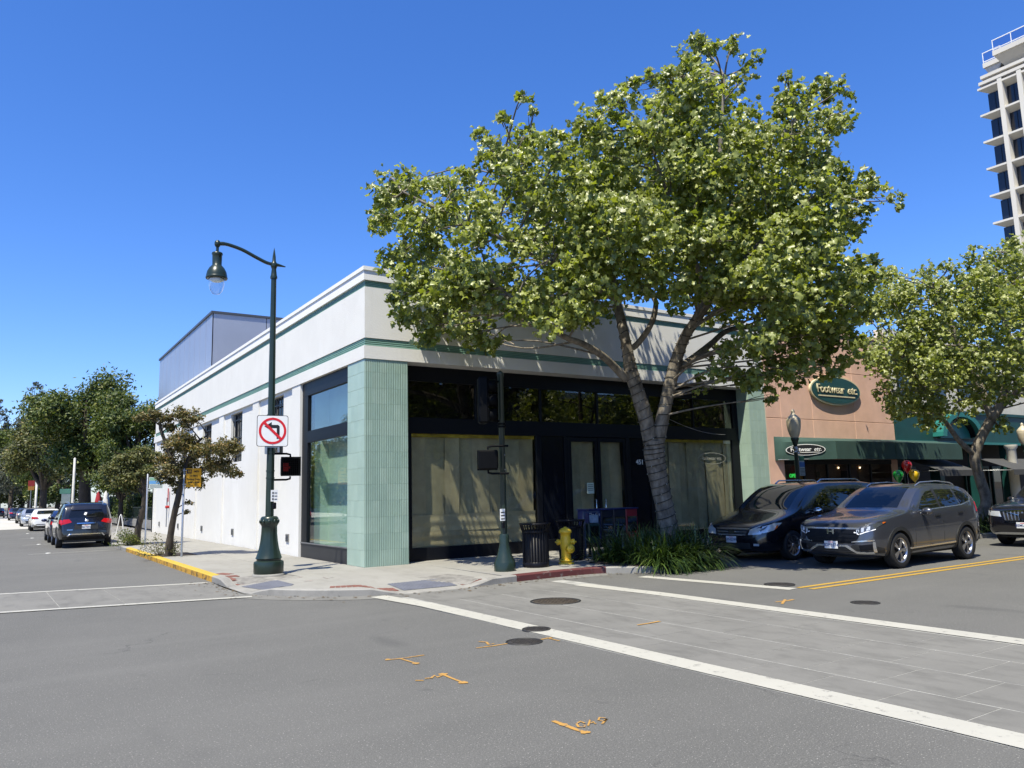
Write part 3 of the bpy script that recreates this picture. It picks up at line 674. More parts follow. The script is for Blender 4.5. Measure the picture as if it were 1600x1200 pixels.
# notice taped on the door, ghost of an old oval sign on the right pane, street number
nt_=MB().box(6.86,7.10,YS-.012,YS-.004,1.62,1.92).build('door_notice',mat('pale green notice',(.55,.66,.58),rough=.6,var=.05),B)
for k in range(4): MB().box(6.885,7.075,YS-.015,YS-.0125,1.86-k*.05,1.875-k*.05).build('print_line',SIGN_BLACK,nt_)
GHOST=mat('faded vinyl',(.36,.35,.28),rough=.6,var=.1)
g=MB(); n=40
for i in range(n):
    a=2*PI*i/n; b=2*PI*(i+1)/n; f=lambda t,r:(12.0+(.62+r)*math.cos(t),YS-.006,2.62+(.17+r)*math.sin(t)); g.add([f(a,0),f(b,0),f(b,.014),f(a,.014)],[(0,1,2,3)])
gh=g.build('oval_outline',GHOST,B); text('footwear etc.',.17,GHOST,B,(12.0,YS-.006,2.62),(PI/2,0,0),name='window_lettering',depth=.001)
text('451',.20,mat('number white',(.72,.72,.70),rough=.5,var=0),B,(8.9,YS-.0,2.50),(PI/2,0,0),name='street_number',bold=.02,depth=.006)
# ---- side display window in the long wall
XS=.12
def sr(name,y0,y1,z0,z1,d=.05,mt=BLACK): return MB().bbox(XS-.05,XS+d,y0,y1,z0,z1,.006).build(name,mt,B)
sr('side_bulkhead',1.051,4.619,.05,.50,.06,mat('dark bulkhead',(.022,.023,.026),rough=.5,var=.1)); sr('side_rail',1.051,4.619,3.20,3.52,.07); sr('side_head',1.051,4.619,4.50,ZF-.003,.06)
for y0,y1 in ((1.051,1.20),(4.16,4.619)):
    sr('side_mullion',y0,y1,.50,3.20); sr('side_mullion',y0,y1,3.52,4.50)
bx('side_sill',mat('sill steel',(.25,.26,.28),rough=.3,metal=.6,var=0),B,XS-.075,XS-.045,1.06,4.61,.49,.52)
bx('side_pane',CLEARGLASS,B,XS,XS+.008,1.19,4.17,.49,3.21); bx('side_pane',CLEARGLASS,B,XS,XS+.008,1.19,4.17,3.51,4.51)
# room behind it: pale green display box, dark ceiling bulkhead
INT=mat('pale green interior',(.52,.66,.58),rough=.9,var=.06,vs=2); INTF=mat('interior floor',(.30,.30,.28),rough=.6,var=.15)
bx('interior_floor',INTF,B,.36,13.8,1.06,12,.0,.30); bx('interior_back',INT,B,.76,.84,1.06,4.60,.30,4.85); bx('interior_end',INT,B,.36,.76,4.40,4.50,.30,4.85); bx('interior_end',INT,B,.36,.76,1.06,1.12,.30,4.85); bx('interior_ceiling',mat('interior ceiling',(.5,.52,.5),rough=.9),B,.36,13.8,.70,12,4.86,4.95)
bx('interior_front',INT,B,1.05,1.42,.62,.70,.30,3.2); bx('interior_divider',mat('interior dark',(.10,.11,.10),rough=.9),B,2.6,13.7,3.0,3.1,.30,4.85)
bx('wall_notice',mat('orange notice',(.6,.42,.22),rough=.7),B,.748,.758,1.9,2.25,2.05,2.45)
# ---- blue grey panel-clad volume rising behind the parapet
M=thing('rooftop_volume','blue grey metal panel clad upper storey behind the white parapet','building',(0,0,0))
CLAD=mat('blue grey cladding',(.31,.33,.39),rough=.3,metal=.25,var=.05,vs=.6,spec=.5); CLADE=mat('cladding edge',(.05,.055,.065),rough=.4,var=0)
X0,YA,YB,ZT=.62,18.9,LEN+3.3,10.05
bx('core',CLADE,M,X0+.06,W-.8,YA+.06,YB,6.35,ZT-.08)
n=11
for i in range(n):
    y0=YA+(YB-YA)*i/n; MB().bbox(X0,X0+.055,y0+(.0 if i==0 else .012),YA+(YB-YA)*(i+1)/n-.035,6.4,ZT-.03,.006).build('panel',CLAD,M)
xs=X0
for i in range(5):
    x1=xs+2.4; MB().bbox(xs+(.001 if i==0 else .015),x1-.015,YA,YA+.055,6.4,ZT-.03,.006).build('panel',CLAD,M); xs=x1
bx('roof_edge',CLADE,M,X0-.06,W-.7,YA-.06,YB+.05,ZT-.03,ZT+.07)

for k in range(6): bx('transom_backing',mat('transom shade black',(.004,.004,.005),rough=.9,var=0,spec=.1),B,1.25+1.967*k,1.25+1.967*(k+1)-.01,YS+.22,YS+.24,3.5,4.6)  # black sheets added behind the transom panes, standing for the shade of the room
# ================================================================== street furniture
def on_pole(prof_h): pass
# ---- tall green lamp with curved arm
LX,LY=-2.09,.13; ZS=.13
lamp=thing('street_lamp','tall dark green street lamp with a curved arm and hanging globe at the corner','street lamp',(LX,LY,ZS))
def flut(an,h): return 1.0-.045*(.5+.5*math.cos(an*16)) if .42<h<1.02 else 1.0
mb=MB(); mb.lathe([(.30,0),(.30,.05),(.305,.06),(.305,.25),(.295,.28),(.245,.30),(.25,.33),(.27,.345),(.255,.38),(.24,.42),(.205,.55),(.18,.70),(.165,.85),(.160,1.0),(.17,1.03),(.185,1.05),(.185,1.16),(.17,1.19),(.145,1.21),(.09,1.215)],48,flute=flut); mb.build('base',POLE_GREEN,lamp,sharp=40)
mb=MB(); mb.lathe([(.33,-.02),(.33,.022),(.30,.03)],24); mb.build('footing',CONC_KERB,lamp)
orn=MB().sphere((.187,0,1.105),(.03,.03,.045),8,6).mesh('base_ornament',POLE_GREEN)
for k in range(10): link('base_ornament',orn,lamp,rot=(0,0,2*PI*k/10))
mb=MB(); mb.lathe([(.088,1.2),(.082,2.5),(.070,4.5),(.058,6.45)],12); mb.build('pole',POLE_GREEN,lamp,sharp=25)
mb=MB(); mb.lathe([(.075,6.40),(.078,6.44),(.065,6.48),(.05,6.62),(.065,6.66),(.078,6.70),(.06,6.76),(.04,6.80),(.035,6.9),(.018,7.02),(.0,7.12)],14); mb.build('finial',POLE_GREEN,lamp)
ax=lambda px,py: np.array(on_y(px,py,LY))-np.array([LX,LY,ZS])
pts=[ax(446,417),ax(433,414),ax(418,411),ax(400,402),ax(380,391),ax(362,384),ax(350,381),ax(340,381)]
def cr(pts,n=6):
    P=[np.array(p,float) for p in pts]; P=[2*P[0]-P[1]]+P+[2*P[-1]-P[-2]]; out=[]
    for i in range(1,len(P)-2):
        for k in range(n):
            t=k/n; a,b,c,d=P[i-1:i+3]; out.append(.5*((2*b)+(-a+c)*t+(2*a-5*b+4*c-d)*t*t+(-a+3*b-3*c+d)*t**3))
    return out+[P[-2]]
cp=cr(pts,6); rr=[.012+.026*min(1,i/6) for i in range(len(cp))]; rr[-7:]=[.042]*7
mb=MB().tube(cp,rr,10); mb.build('arm',POLE_GREEN,lamp)
hx=float(ax(340,381)[0]); hz=float(ax(340,381)[2])
mb=MB(); mb.sphere((hx,0,hz),(.065,.065,.085)); mb.lathe([(.03,hz-.2),(.03,hz-.05)],10,(hx,0,0)); mb.build('arm_knuckle',POLE_GREEN,lamp)
hb=hz-.20
mb=MB(); mb.lathe([(.06,hb+.02),(.105,hb),(.115,hb-.03),(.10,hb-.06),(.095,hb-.27),(.11,hb-.29),(.155,hb-.34),(.195,hb-.42),(.212,hb-.50),(.215,hb-.535),(.225,hb-.55),(.215,hb-.575),(.16,hb-.575),(.15,hb-.50)],28,(hx,0,0)); mb.build('lamp_shade',POLE_GREEN,lamp)
mb=MB(); mb.lathe([(.165,hb-.57),(.168,hb-.62),(.16,hb-.72),(.125,hb-.83),(.07,hb-.90),(.0,hb-.92)],24,(hx,0,0),cap=False); mb.build('globe',glass('lamp globe glass',(.93,.95,.96),2.2),lamp)
mb=MB(); mb.lathe([(.14,hb-.571),(.15,hb-.60),(.10,hb-.63),(.0,hb-.64)],20,(hx,0,0)); mb.build('reflector',mat('lamp reflector',(.75,.74,.70),rough=.3,var=0),lamp)
# small push-button plate
mb=MB(); mb.box(-.015,.125,-.135,-.115,1.52,1.76); pb=mb.build('button_sign',WHITE_SIGN,lamp)
for k in range(3): MB().box(.01,.04,-.138,-.1355,1.55+k*.065,1.59+k*.065).build('print_mark',SIGN_BLACK,pb); MB().box(.055,.115,-.138,-.1355,1.56+k*.065,1.575+k*.065).build('print_line',SIGN_BLACK,pb)
mb=MB(); mb.bbox(.02,.10,-.15,-.08,1.36,1.50,.015); mb.lathe([(.02,-.16),(.02,-.14)],10,(.06,0,1.43),axis='y'); mb.build('push_button',BLACK,lamp)
for zz in (2.0,2.15,2.55,3.35): MB().lathe([(.092,zz),(.092,zz+.03)],14).build('strap',POLE_GREEN,lamp)
# ---- no-left-turn sign
sg=thing('traffic_sign','square white no left turn sign on the corner lamp post','traffic sign',(LX,LY-.115,ZS+2.68),math.radians(-8))
S=.325
def rrect(w,h,r,n=5,cx=0,cz=0):
    out=[]
    for (sx,sz,a0) in ((1,1,0),(-1,1,90),(-1,-1,180),(1,-1,270)):
        for k in range(n+1):
            a=math.radians(a0+90*k/n); out.append((cx+sx*(w-r)+r*math.cos(a),cz+sz*(h-r)+r*math.sin(a)))
    return out
def plate(poly,y0,y1): return MB().slab([(p[0],y0,p[1]) for p in poly],(0,y1-y0,0))
zc=.335
plate(rrect(S,S+.01,.05,cz=zc),0,.004).build('plate',SIGN_BLACK,sg)
plate(rrect(S-.012,S-.002,.042,cz=zc),-.0015,-.0005).build('face',WHITE_SIGN,sg)
def ring(r0,r1,y0,y1,cz,n=48):
    mb=MB(); vs=[]
    for i in range(n):
        a=2*PI*i/n
        for r in (r0,r1):
            for y in (y0,y1): vs.append((r*math.cos(a),y,cz+r*math.sin(a)))
    fs=[]
    for i in range(n):
        a=i*4; b=((i+1)%n)*4; fs+=[(a,b,b+2,a+2),(a+1,a+3,b+3,b+1),(a+2,b+2,b+3,a+3),(a,a+1,b+1,b)]
    return mb.add(vs,fs)
arr=[(.115,-.17),(.055,-.17),(.055,.06),(-.05,.06),(-.05,.0),(-.20,.095),(-.05,.19),(-.05,.13),(.085,.13),(.115,.10)]
plate([(a*1.0+.03,zc+b) for a,b in arr],-.0035,-.0016).build('turn_arrow',SIGN_BLACK,sg)
ring(.235,.285,-.005,-.0017,zc).build('red_circle',SIGN_RED,sg)
c45=math.sqrt(.5)
plate([(-.185-.02,zc+.185-.02),(-.185+.02,zc+.185+.02),(.185+.02,zc-.185+.02),(.185-.02,zc-.185-.02)],-.0065,-.0036).build('red_slash',SIGN_RED,sg)
for zz in (.05,.62): MB().lathe([(.009,-.009),(.009,.0)],8,(0,0,zz),axis='y').build('bolt',METAL,sg)
mb=MB(); mb.box(-.15,-.11,.005,.05,-.16,.0); mb.box(.11,.15,.005,.05,-.12,.0); mb.box(-.15,.15,.02,.05,-.02,.02); mb.build('bracket',METAL,sg)
# ---- pedestrian signal head
SIG_BLACK=mat('signal housing',(.004,.0043,.005),rough=.55,var=.1,vs=6,spec=.08)
def ped_signal(label,loc,rotz,lit,side):
    t=thing('pedestrian_signal',label,'pedestrian signal',loc,rotz,'pedestrian signals on the corner poles')
    MB().bbox(-.20,.20,-.02,.16,-.20,.20,.03).build('housing',SIG_BLACK,t)
    v=MB(); 
    for (a,b,c,d) in ((-.205,.205,.185,.205),(-.205,.205,-.205,-.185),(-.205,-.185,-.185,.185),(.185,.205,-.185,.185)): v.box(a,b,-.11,-.02,c,d)
    v.build('visor',SIG_BLACK,t)
    e=MB()
    for k in range(9): z=-.16+k*.04; e.box(-.18,.18,-.10,-.03,z-.002,z+.002)
    for k in range(9): x=-.16+k*.04; e.box(x-.002,x+.002,-.099,-.031,-.18,.18)
    e.build('louvre_grid',SIG_BLACK,t)
    if lit:
        h=mat('red hand led',(.09,.008,.008),rough=.5,var=0,emit=((.9,.02,.01),.04)); hm=MB(); cx=-.10
        hm.box(cx-.05,cx+.05,-.026,-.021,-.10,-.01)
        for k in range(4): hm.box(cx-.05+k*.027,cx-.03+k*.027,-.026,-.021,-.005,.07)
        hm.box(cx+.055,cx+.085,-.026,-.021,-.05,.0); hm.build('red_hand',h,t)
    s=side; br=MB(); br.tube([(0,.07,.21),(0,.07,.26),(s*.08,.07,.28),(s*.42,.07,.28)],.022,8); br.build('bracket',SIG_BLACK,t); MB().tube([(0,.07,-.21),(0,.07,-.26),(s*.08,.07,-.28),(s*.42,.07,-.28)],.022,8).build('bracket',SIG_BLACK,t)
    return t
p=on_y(449,729,LY-.02); ped_signal('black pedestrian signal with a dim red hand on the corner lamp post',(p[0]+.06,LY-.05,p[2]),math.radians(-12),True,-1)
# ---- green signal pole in front of the papered window
PX,PY=on_z(789,892,.13)[:2]
sp=thing('signal_pole','dark green traffic signal pole standing before the papered shop window','traffic signal',(PX,PY,ZS))
mb=MB(); mb.lathe([(.22,0),(.22,.16),(.205,.19),(.20,.21),(.15,.32),(.115,.47),(.10,.55),(.10,.70),(.085,.74),(.05,.745)],12); mb.build('base',POLE_GREEN,sp,sharp=30)
MB().lathe([(.065,.74),(.06,4.0),(.075,4.02),(.075,4.08),(.0,4.14)],12).build('pole',POLE_GREEN,sp,sharp=40)
mb=MB(); 
for zz in (2.92,2.98): mb.lathe([(.085,zz),(.085,zz+.035)],12)
for a in range(4): mb.sphere((.09*math.cos(a*1.57+.4),.09*math.sin(a*1.57+.4),2.975),.014,6,4)
mb.build('clamp',SIG_BLACK,sp)
for zz in (2.35,2.05): MB().sphere((.02,-.064,zz),.016,6,4).build('bolt',METAL,sp)
mb=MB(); mb.box(-.13,-.02,-.085,-.068,.98+.03,1.25); b_=mb.build('button_sign',WHITE_SIGN,sp)
for k in range(3): MB().box(-.12,-.03,-.088,-.0855,1.04+k*.065,1.06+k*.065).build('print_line',SIGN_BLACK,b_)
MB().bbox(-.10,-.03,-.10,-.05,.86,.99,.012).build('push_button',BLACK,sp)
# traffic signal head seen from behind and the side
hx0=0.0; tb=MB().bbox(-.17,.17,-.08,.12,3.00,3.96,.03).build('signal_head',SIG_BLACK,sp,loc=(-.42,0,0),rot=(0,0,math.radians(65)))
for k in range(3): MB().bbox(hx0-.16,hx0+.16,-.10,-.06,3.02+k*.31,3.31+k*.31,.02).build('section',SIG_BLACK,tb)
for k in range(3):
    v=MB(); v.lathe([(.13,0),(.135,-.16),(.128,-.16),(.124,0),(.13,0)],16,(hx0,-.10,3.165+k*.31),axis='y'); v.build('visor',SIG_BLACK,tb)
    MB().lathe([(.115,-.005),(.09,-.02),(.0,-.028)],16,(hx0,-.10,3.165+k*.31),axis='y').build('lens',mat('signal lens '+('green','amber','red')[k],((.01,.05,.03),(.06,.04,.01),(.10,.01,.01))[k],rough=.1,var=0),tb)
mb=MB(); mb.tube([(-.34,.0,3.10),(0,0,3.05)],.025,8); mb.build('signal_bracket',SIG_BLACK,sp); MB().tube([(-.34,.0,3.86),(0,0,3.90)],.025,8).build('signal_bracket',SIG_BLACK,sp)
p=on_y(760,719,PY); ped_signal('black pedestrian signal seen from behind, left of the signal pole',(p[0],PY-.05,p[2]),math.radians(155),False,-1)
# ---- black slatted litter bins
BIN=mat('black bin enamel',(.006,.006,.009),rough=.4,var=.1,vs=8,spec=.2)
def litter_bin(label,loc):
    t=thing('litter_bin',label,'litter bin',loc,0,'slatted litter bins by the hydrant')
    n=28; r=.27
    me=MB().tube([(r,0,.09),(r,0,.72),(r+.03,0,.82),(r+.055,0,.90)],.013,4,smooth=False).mesh('slat',BIN)
    me2=MB()
    for k in range(n): link('slat',me,t,rot=(0,0,2*PI*k/n))
    rim=MB(); rim.lathe([(r+.05,.88),(r+.07,.885),(r+.07,.915),(r+.05,.92)],28); rim.build('rim',BIN,t)
    MB().lathe([(r+.012,.72),(r+.016,.74),(r+.012,.76)],28).build('band',BIN,t); MB().lathe([(.27,.0),(.28,.02),(.28,.10),(.26,.12),(.0,.12)],28).build('base',BIN,t)
    MB().lathe([(.23,.12),(.235,.78),(.225,.78),(.22,.14),(.23,.12)],24).build('liner',mat('bin liner',(.014,.014,.016),rough=.6,var=0),t)
    return t
litter_bin('near black slatted litter bin between the signal pole and the yellow hydrant',(2.72,-2.80,.13))
litter_bin('black slatted litter bin standing just behind the yellow hydrant',(4.25,-2.05,.13))
# ---- yellow fire hydrant
YEL=worn_paint('hydrant yellow',(.80,.52,.03),(.16,.08,.03),.68,14,.4)
hy=thing('fire_hydrant','yellow fire hydrant at the red kerb','fire hydrant',(*on_z(885,881,.13)[:2],.13),math.radians(-30))
MB().lathe([(.17,0),(.17,.03),(.125,.035),(.125,.06),(.16,.065),(.16,.09),(.115,.10)],20).build('flange',YEL,hy)
MB().lathe([(.11,.10),(.105,.30),(.115,.33),(.13,.40),(.125,.50),(.11,.58),(.115,.66),(.14,.665),(.145,.69),(.14,.71),(.12,.74),(.08,.77),(.03,.785),(.025,.80),(.0,.80)],22).build('barrel',YEL,hy)
for s in (-1,1):
    c=MB().lathe([(.055,.10),(.055,.15),(.065,.155),(.065,.185),(.05,.20),(.02,.205),(.02,.235),(.0,.235)],12,axis='x'); o=c.build('side_outlet',YEL,hy,loc=(0,0,.47)); o.rotation_euler=(0,0,0 if s>0 else PI)
MB().lathe([(.075,.08),(.075,.15),(.095,.16),(.095,.20),(.06,.215),(.025,.22),(.025,.25),(.0,.25)],16,axis='x').build('pumper_outlet',YEL,hy,loc=(0,0,.33),rot=(0,0,math.radians(-62)))
mb=MB()
for k in range(8): a=2*PI*k/8; mb.lathe([(.014,.09),(.014,.105)],6,(.142*math.cos(a),.142*math.sin(a),0))
mb.build('flange_bolts',IRON,hy)
# ---- blue news rack behind the grasses
NB=mat('news rack blue',(.012,.022,.11),rough=.35,var=.1,vs=6); NR=mat('news rack red',(.26,.012,.02),rough=.35,var=.05); ND=mat('news rack dark',(.006,.007,.016),rough=.4,var=0)
nr=thing('news_rack','blue multi-box newspaper rack with a red end behind the strappy plants','news rack',(4.95,-1.85,.13))
for k,(x0,w,mt) in enumerate(((0,.40,NB),(.41,.39,ND),(.81,.39,ND),(1.21,.38,NR))):
    bxn=MB().bbox(x0,x0+w,0,.42,.40,1.10,.015).build('box',mt,nr); MB().box(x0+.04,x0+w-.04,-.012,-.002,.55,.92).build('window',CARGLASS,bxn); MB().box(x0+.1,x0+w-.1,-.02,-.003,.48,.50).build('handle',METAL,bxn)
    if k==0: text('The Ave',.10,WHITE_SIGN,bxn,(x0+.2,-.004,1.0),(PI/2,0,0),depth=.002)
MB().box(-.01,1.60,-.03,.43,1.10,1.13).build('top',NB,nr)
for x in (.04,1.50):
    for y in (.04,.36): MB().box(x,x+.05,y,y+.05,.0,.40).build('leg',ND,nr)
nb=thing('news_box','slim dark green news box on blue legs in front of the news rack','news box',(4.72,-2.15,.13))
MB().bbox(0,.34,0,.3,.34,.80,.02).build('body',mat('dark green box',(.010,.035,.03),rough=.4,var=.1),nb); MB().box(.06,.28,-.01,-.002,.5,.74).build('window',CARGLASS,nb)
f=MB(); 
for x in (-.06,.36): f.box(x,x+.04,.1,.16,0,1.05)
f.box(-.06,.40,.1,.16,1.05,1.09); f.build('legs',mat('blue grey legs',(.05,.07,.13),rough=.4,var=.1),nb)
MB().box(.12,.30,.02,.12,.82,1.0).build('paper_stack',mat('newsprint blue',(.25,.32,.42),rough=.8,var=.2,vs=14),nb)
# ---- acorn lamp in front of the terracotta shop
AX,AY=on_y(1243,700,-2.3)[:2]
al=thing('acorn_lamp','bronze acorn globe street lamp in front of the terracotta shop','street lamp',(AX,AY,.13))
BRZ=mat('bronze lamp globe',(.50,.43,.30),rough=.38,var=.08,vs=3,spec=.5)
MB().lathe([(.17,0),(.17,.2),(.13,.3),(.09,.5),(.08,.7),(.06,.75),(.055,2.6),(.075,2.62),(.075,2.66),(.05,2.70)],14).build('pole',POLE_GREEN,al)
MB().lathe([(.05,2.70),(.10,2.86),(.115,2.90),(.12,2.94),(.105,2.95)],16).build('collar',POLE_GREEN,al)
MB().lathe([(.105,2.95),(.15,3.06),(.185,3.20),(.20,3.34),(.205,3.44),(.19,3.48)],22).build('globe',BRZ,al)
MB().lathe([(.207,3.44),(.20,3.50),(.13,3.58),(.07,3.64),(.05,3.68),(.055,3.71),(.05,3.75),(.0,3.80)],22).build('cap',BRZ,al)
ss=MB().box(.09,.33,-.02,-.012,1.85,2.42).build('small_sign',mat('grey green sign',(.30,.36,.36),rough=.5,var=.1,vs=5),al)
MB().box(.095,.325,-.026,-.021,2.10,2.24).build('blue_bar',mat('sign blue',(.03,.10,.26),rough=.5,var=0),ss); MB().box(.095,.325,-.026,-.021,2.28,2.41).build('green_bar',mat('sign green',(.02,.11,.06),rough=.5,var=0),ss)
for k in range(5): MB().box(.11,.31,-.026,-.021,1.88+k*.04,1.895+k*.04).build('print_line',SIGN_BLACK,ss)
mb=MB(); mb.tube([(0,0,1.95),(.2,-.012,1.95)],.012,6); mb.tube([(0,0,2.35),(.2,-.012,2.35)],.012,6); mb.build('sign_bracket',METAL,al)
for k in range(5): MB().sphere((random.uniform(-.08,.08),-.04,2.5+.04*k),(.07,.06,.035),8,5).build('tape',METAL,al)
# ---- sign posts on the side street
def post_sign(label,loc,h,build):
    t=thing('post_sign',label,'street sign',loc); MB().lathe([(.03,0),(.03,h),(.0,h+.03)],10).build('post',METAL,t); build(t); return t
def yellow(t):
    p=MB().box(.05,.47,-.006,.004,1.98,2.52).build('sign_plate',mat('school bus yellow',(.72,.36,.01),rough=.45,var=.06,vs=8),t)
    MB().box(.07,.20,-.009,-.0065,2.37,2.49).build('black_square',SIGN_BLACK,p)
    text('10',.09,mat('sign amber print',(.72,.36,.01),rough=.5,var=0),p,(.135,-.0105,2.43),(PI/2,0,0),bold=.03,depth=.001)
    for s,z,y in (('MIN',.07,2.43),):text(s,.075,SIGN_BLACK,p,(.34,-.0075,y),(PI/2,0,0),bold=.03,depth=.001)
    for s,sz,y in (('10 MIN',.07,2.30),('Parking Zone',.062,2.20),('8AM - 6PM',.068,2.11),('Mon - Sat',.04,2.035)): text(s,sz,SIGN_BLACK,p,(.26,-.0075,y),(PI/2,0,0),bold=.025,depth=.001)
    for z in (2.06,2.46): MB().box(-.04,.06,-.035,.035,z-.012,z+.012).build('clamp',METAL,t)
q=on_z(283.5,870,.13); post_sign('yellow parking sign on a grey post beside the leaning street tree',(q[0],q[1],.13),2.50,yellow)
def bluewhite(t):
    p=MB().box(.05,.52,-.006,.004,2.06,2.46).build('sign_plate',mat('pale sign',(.55,.62,.58),rough=.5,var=.06,vs=8),t)
    MB().box(.052,.518,-.009,-.0065,2.22,2.33).build('blue_bar',mat('sky blue bar',(.12,.33,.62),rough=.5,var=0),p); MB().box(.07,.30,-.009,-.0065,2.345,2.44).build('green_mark',mat('pale green mark',(.22,.42,.30),rough=.5,var=0),p)
    for k in range(3): MB().box(.08,.48,-.009,-.0065,2.09+k*.04,2.105+k*.04).build('print_line',mat('sign grey print',(.25,.27,.27),rough=.5,var=0),p)
q=on_z(226.5,855,.13); post_sign('pale sign with a blue bar on a grey post farther along the side pavement',(q[0],q[1],.13),2.56,bluewhite)
# ---- three balloons over the roof of the grey car
for nm,(bxp,byp),colr,lab in (('balloon',(1417,731),(.45,.008,.012),'red balloon on top of the cluster of three'),('balloon',(1404,746),(.01,.22,.035),'green balloon, left of the cluster of three'),('balloon',(1429,745),(.65,.42,.015),'yellow balloon, right of the cluster of three')):
    p=on_y(bxp,byp,-2.2); t=thing(nm,lab,'balloon',(p[0],p[1],p[2]-.17),0,'balloons above the parked cars')
    MB().lathe([(.012,-.01),(.02,.0),(.05,.03),(.11,.10),(.155,.20),(.165,.27),(.14,.35),(.08,.405),(.0,.42)],20).build('skin',mat('balloon '+lab.split()[0],colr,rough=.18,var=0,spec=.6,coat=.5),t)
    MB().lathe([(.02,-.03),(.008,-.005),(.012,.0)],8).build('knot',MATS['balloon '+lab.split()[0]],t)
    MB().tube([(0,0,-.03),(.03,.01,-.5),(.02,.0,-1.0),(18.72-p[0],0,.145-p[2]+.17)],.003,4).build('string',mat('balloon string',(.7,.7,.7),rough=.6,var=0),t)
# ================================================================== neighbouring shops
T=thing('terracotta_shop','terracotta stucco shop with an oval green sign beside the white corner building','building',(0,0,0))
bx('core',TERRA,T,W+.012,21.62,.06,22,.0,7.12); 
tg=[(14.115,14.9),(14.9,16.62),(16.62,19.1),(19.1,21.62)]
for x0,x1 in tg[1:]:
    for z0,z1 in ((2.58,3.95),(3.95,5.72),(5.72,7.1)): MB().bbox(x0+.006,x1-.006,0.0,.07,z0+.008,z1-.008,.008).build('wall_panel',TERRA,T)
MB().bbox(14.115,14.894,0.0,.07,.13,3.942,.008).build('wall_panel',TERRA,T); MB().bbox(14.115,14.894,0.0,.07,3.958,7.1,.008).build('wall_panel',TERRA,T)
bx('roof_cap',mat('terracotta cap',(.60,.38,.28),rough=.8),T,W+.01,21.64,-.04,.35,7.12,7.22); bx('edge_trim',mat('pale edge',(.62,.47,.38),rough=.8,var=.1),T,14.101,14.114,-.012,.06,.13,7.1)
MB().bbox(21.2,21.615,0.0,.07,.13,2.57,.008).build('wall_panel',TERRA,T)
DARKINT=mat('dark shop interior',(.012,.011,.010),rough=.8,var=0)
# the shop room's darkness, painted as a thin near-black sheet, with shelf items
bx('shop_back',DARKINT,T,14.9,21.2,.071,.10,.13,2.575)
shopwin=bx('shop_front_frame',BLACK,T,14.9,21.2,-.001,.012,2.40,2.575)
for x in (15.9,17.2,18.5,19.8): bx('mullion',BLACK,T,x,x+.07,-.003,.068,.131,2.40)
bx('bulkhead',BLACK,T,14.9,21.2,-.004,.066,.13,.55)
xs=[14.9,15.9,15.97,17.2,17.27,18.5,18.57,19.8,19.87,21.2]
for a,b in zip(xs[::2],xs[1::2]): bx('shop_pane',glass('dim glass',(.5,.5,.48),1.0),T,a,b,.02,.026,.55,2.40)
rnd=random.Random(5)
for k in range(16):
    x=15.0+rnd.random()*5.8; z=.8+rnd.choice((0,.4,.8,1.15)); c=rnd.choice(((.16,.09,.04),(.2,.15,.09),(.07,.03,.02),(.10,.10,.09),(.22,.18,.10)))
    bx('shelf_item',mat('shelf item %d'%rnd.randint(0,4),c,rough=.7),T,x,x+.15+rnd.random()*.3,.045,.068,z,z+.12+rnd.random()*.12)
op=text('OPEN',.17,mat('green neon',(.02,.3,.05),rough=.5,var=0,emit=((.05,.9,.12),.35)),T,(15.35,.016,2.02),(PI/2,0,0),name='open_sign',bold=.02,depth=.006)
for x in (17.9,19.2): MB().sphere((x,.045,2.28),.035,8,6).build('spot_lamp',mat('warm bulb',(.9,.8,.6),rough=.5,var=0,emit=((1,.8,.5),3.0)),T)
# oval sign
sg=thing('oval_shop_sign','large oval green wooden shop sign with cream raised lettering','shop sign',(17.97,-.09,5.03))
def oval(rx,rz,n=56): return [(rx*math.cos(2*PI*i/n),rz*math.sin(2*PI*i/n)) for i in range(n)]
CREAM=mat('cream lettering',(.62,.55,.36),rough=.55,var=.1,vs=6); SIGNG=mat('dark teal wood',(.015,.075,.07),rough=.5,var=.25,vs=6,col2=(.010,.045,.045),stretch=(.4,1,9),bump=.4,bs=20)
plate(oval(1.48,.53),0,.08).build('border',CREAM,sg); plate(oval(1.42,.475),-.014,-.001).build('board',SIGNG,sg)
text('Footwear',.43,CREAM,sg,(-.36,-.03,.03),(PI/2,0,0),bold=.006,depth=.016,space=.95); text('etc.',.42,CREAM,sg,(.93,-.03,.03),(PI/2,0,0),bold=.003,shear=.35,depth=.016)
MB().box(-1.08,1.08,-.028,-.015,-.235,-.19).build('underline',CREAM,sg)
# dark green awning
AW=thing('shop_awning','dark green fabric awning with an oval shop logo','awning',(0,0,0))
AWN=mat('green canvas',(.028,.068,.058),rough=.85,var=.12,vs=1.5,bump=.25,bs=9)
pl=[(14.42,-.01),(16.15,-1.12),(19.65,-1.12),(24.2,-1.12),(24.2,-.01)]
def awn_panel(a,b,z0=2.53,z1=3.13,zw=3.32,name='panel'):
    a=np.array(a);b=np.array(b); mb=MB(); n=8; vs=[]
    for i in range(n+1):
        p=a+(b-a)*i/n; s=.012*math.sin(i*2.1); vs+=[(p[0]+s*.3,p[1]+s,z0),(p[0],p[1]-s*.5,z1),(p[0],-.012,zw)]
    return mb.add(vs,[(3*i+j,3*i+3+j,3*i+4+j,3*i+1+j) for i in range(n) for j in range(2)],True).build(name,AWN,AW,sharp=30)
for a,b in zip(pl[:-2],pl[1:-1]): awn_panel(a,b)
for p in pl[1:-1]: MB().tube([(p[0],p[1]-.004,2.53),(p[0],p[1]-.004,3.13)],.010,6).build('seam',mat('canvas seam',(.02,.05,.04),rough=.8),AW)
fm=MB(); 
for p in pl[1:-1]: fm.tube([(p[0],p[1]+.02,2.56),(p[0],-.02,2.56)],.015,6)
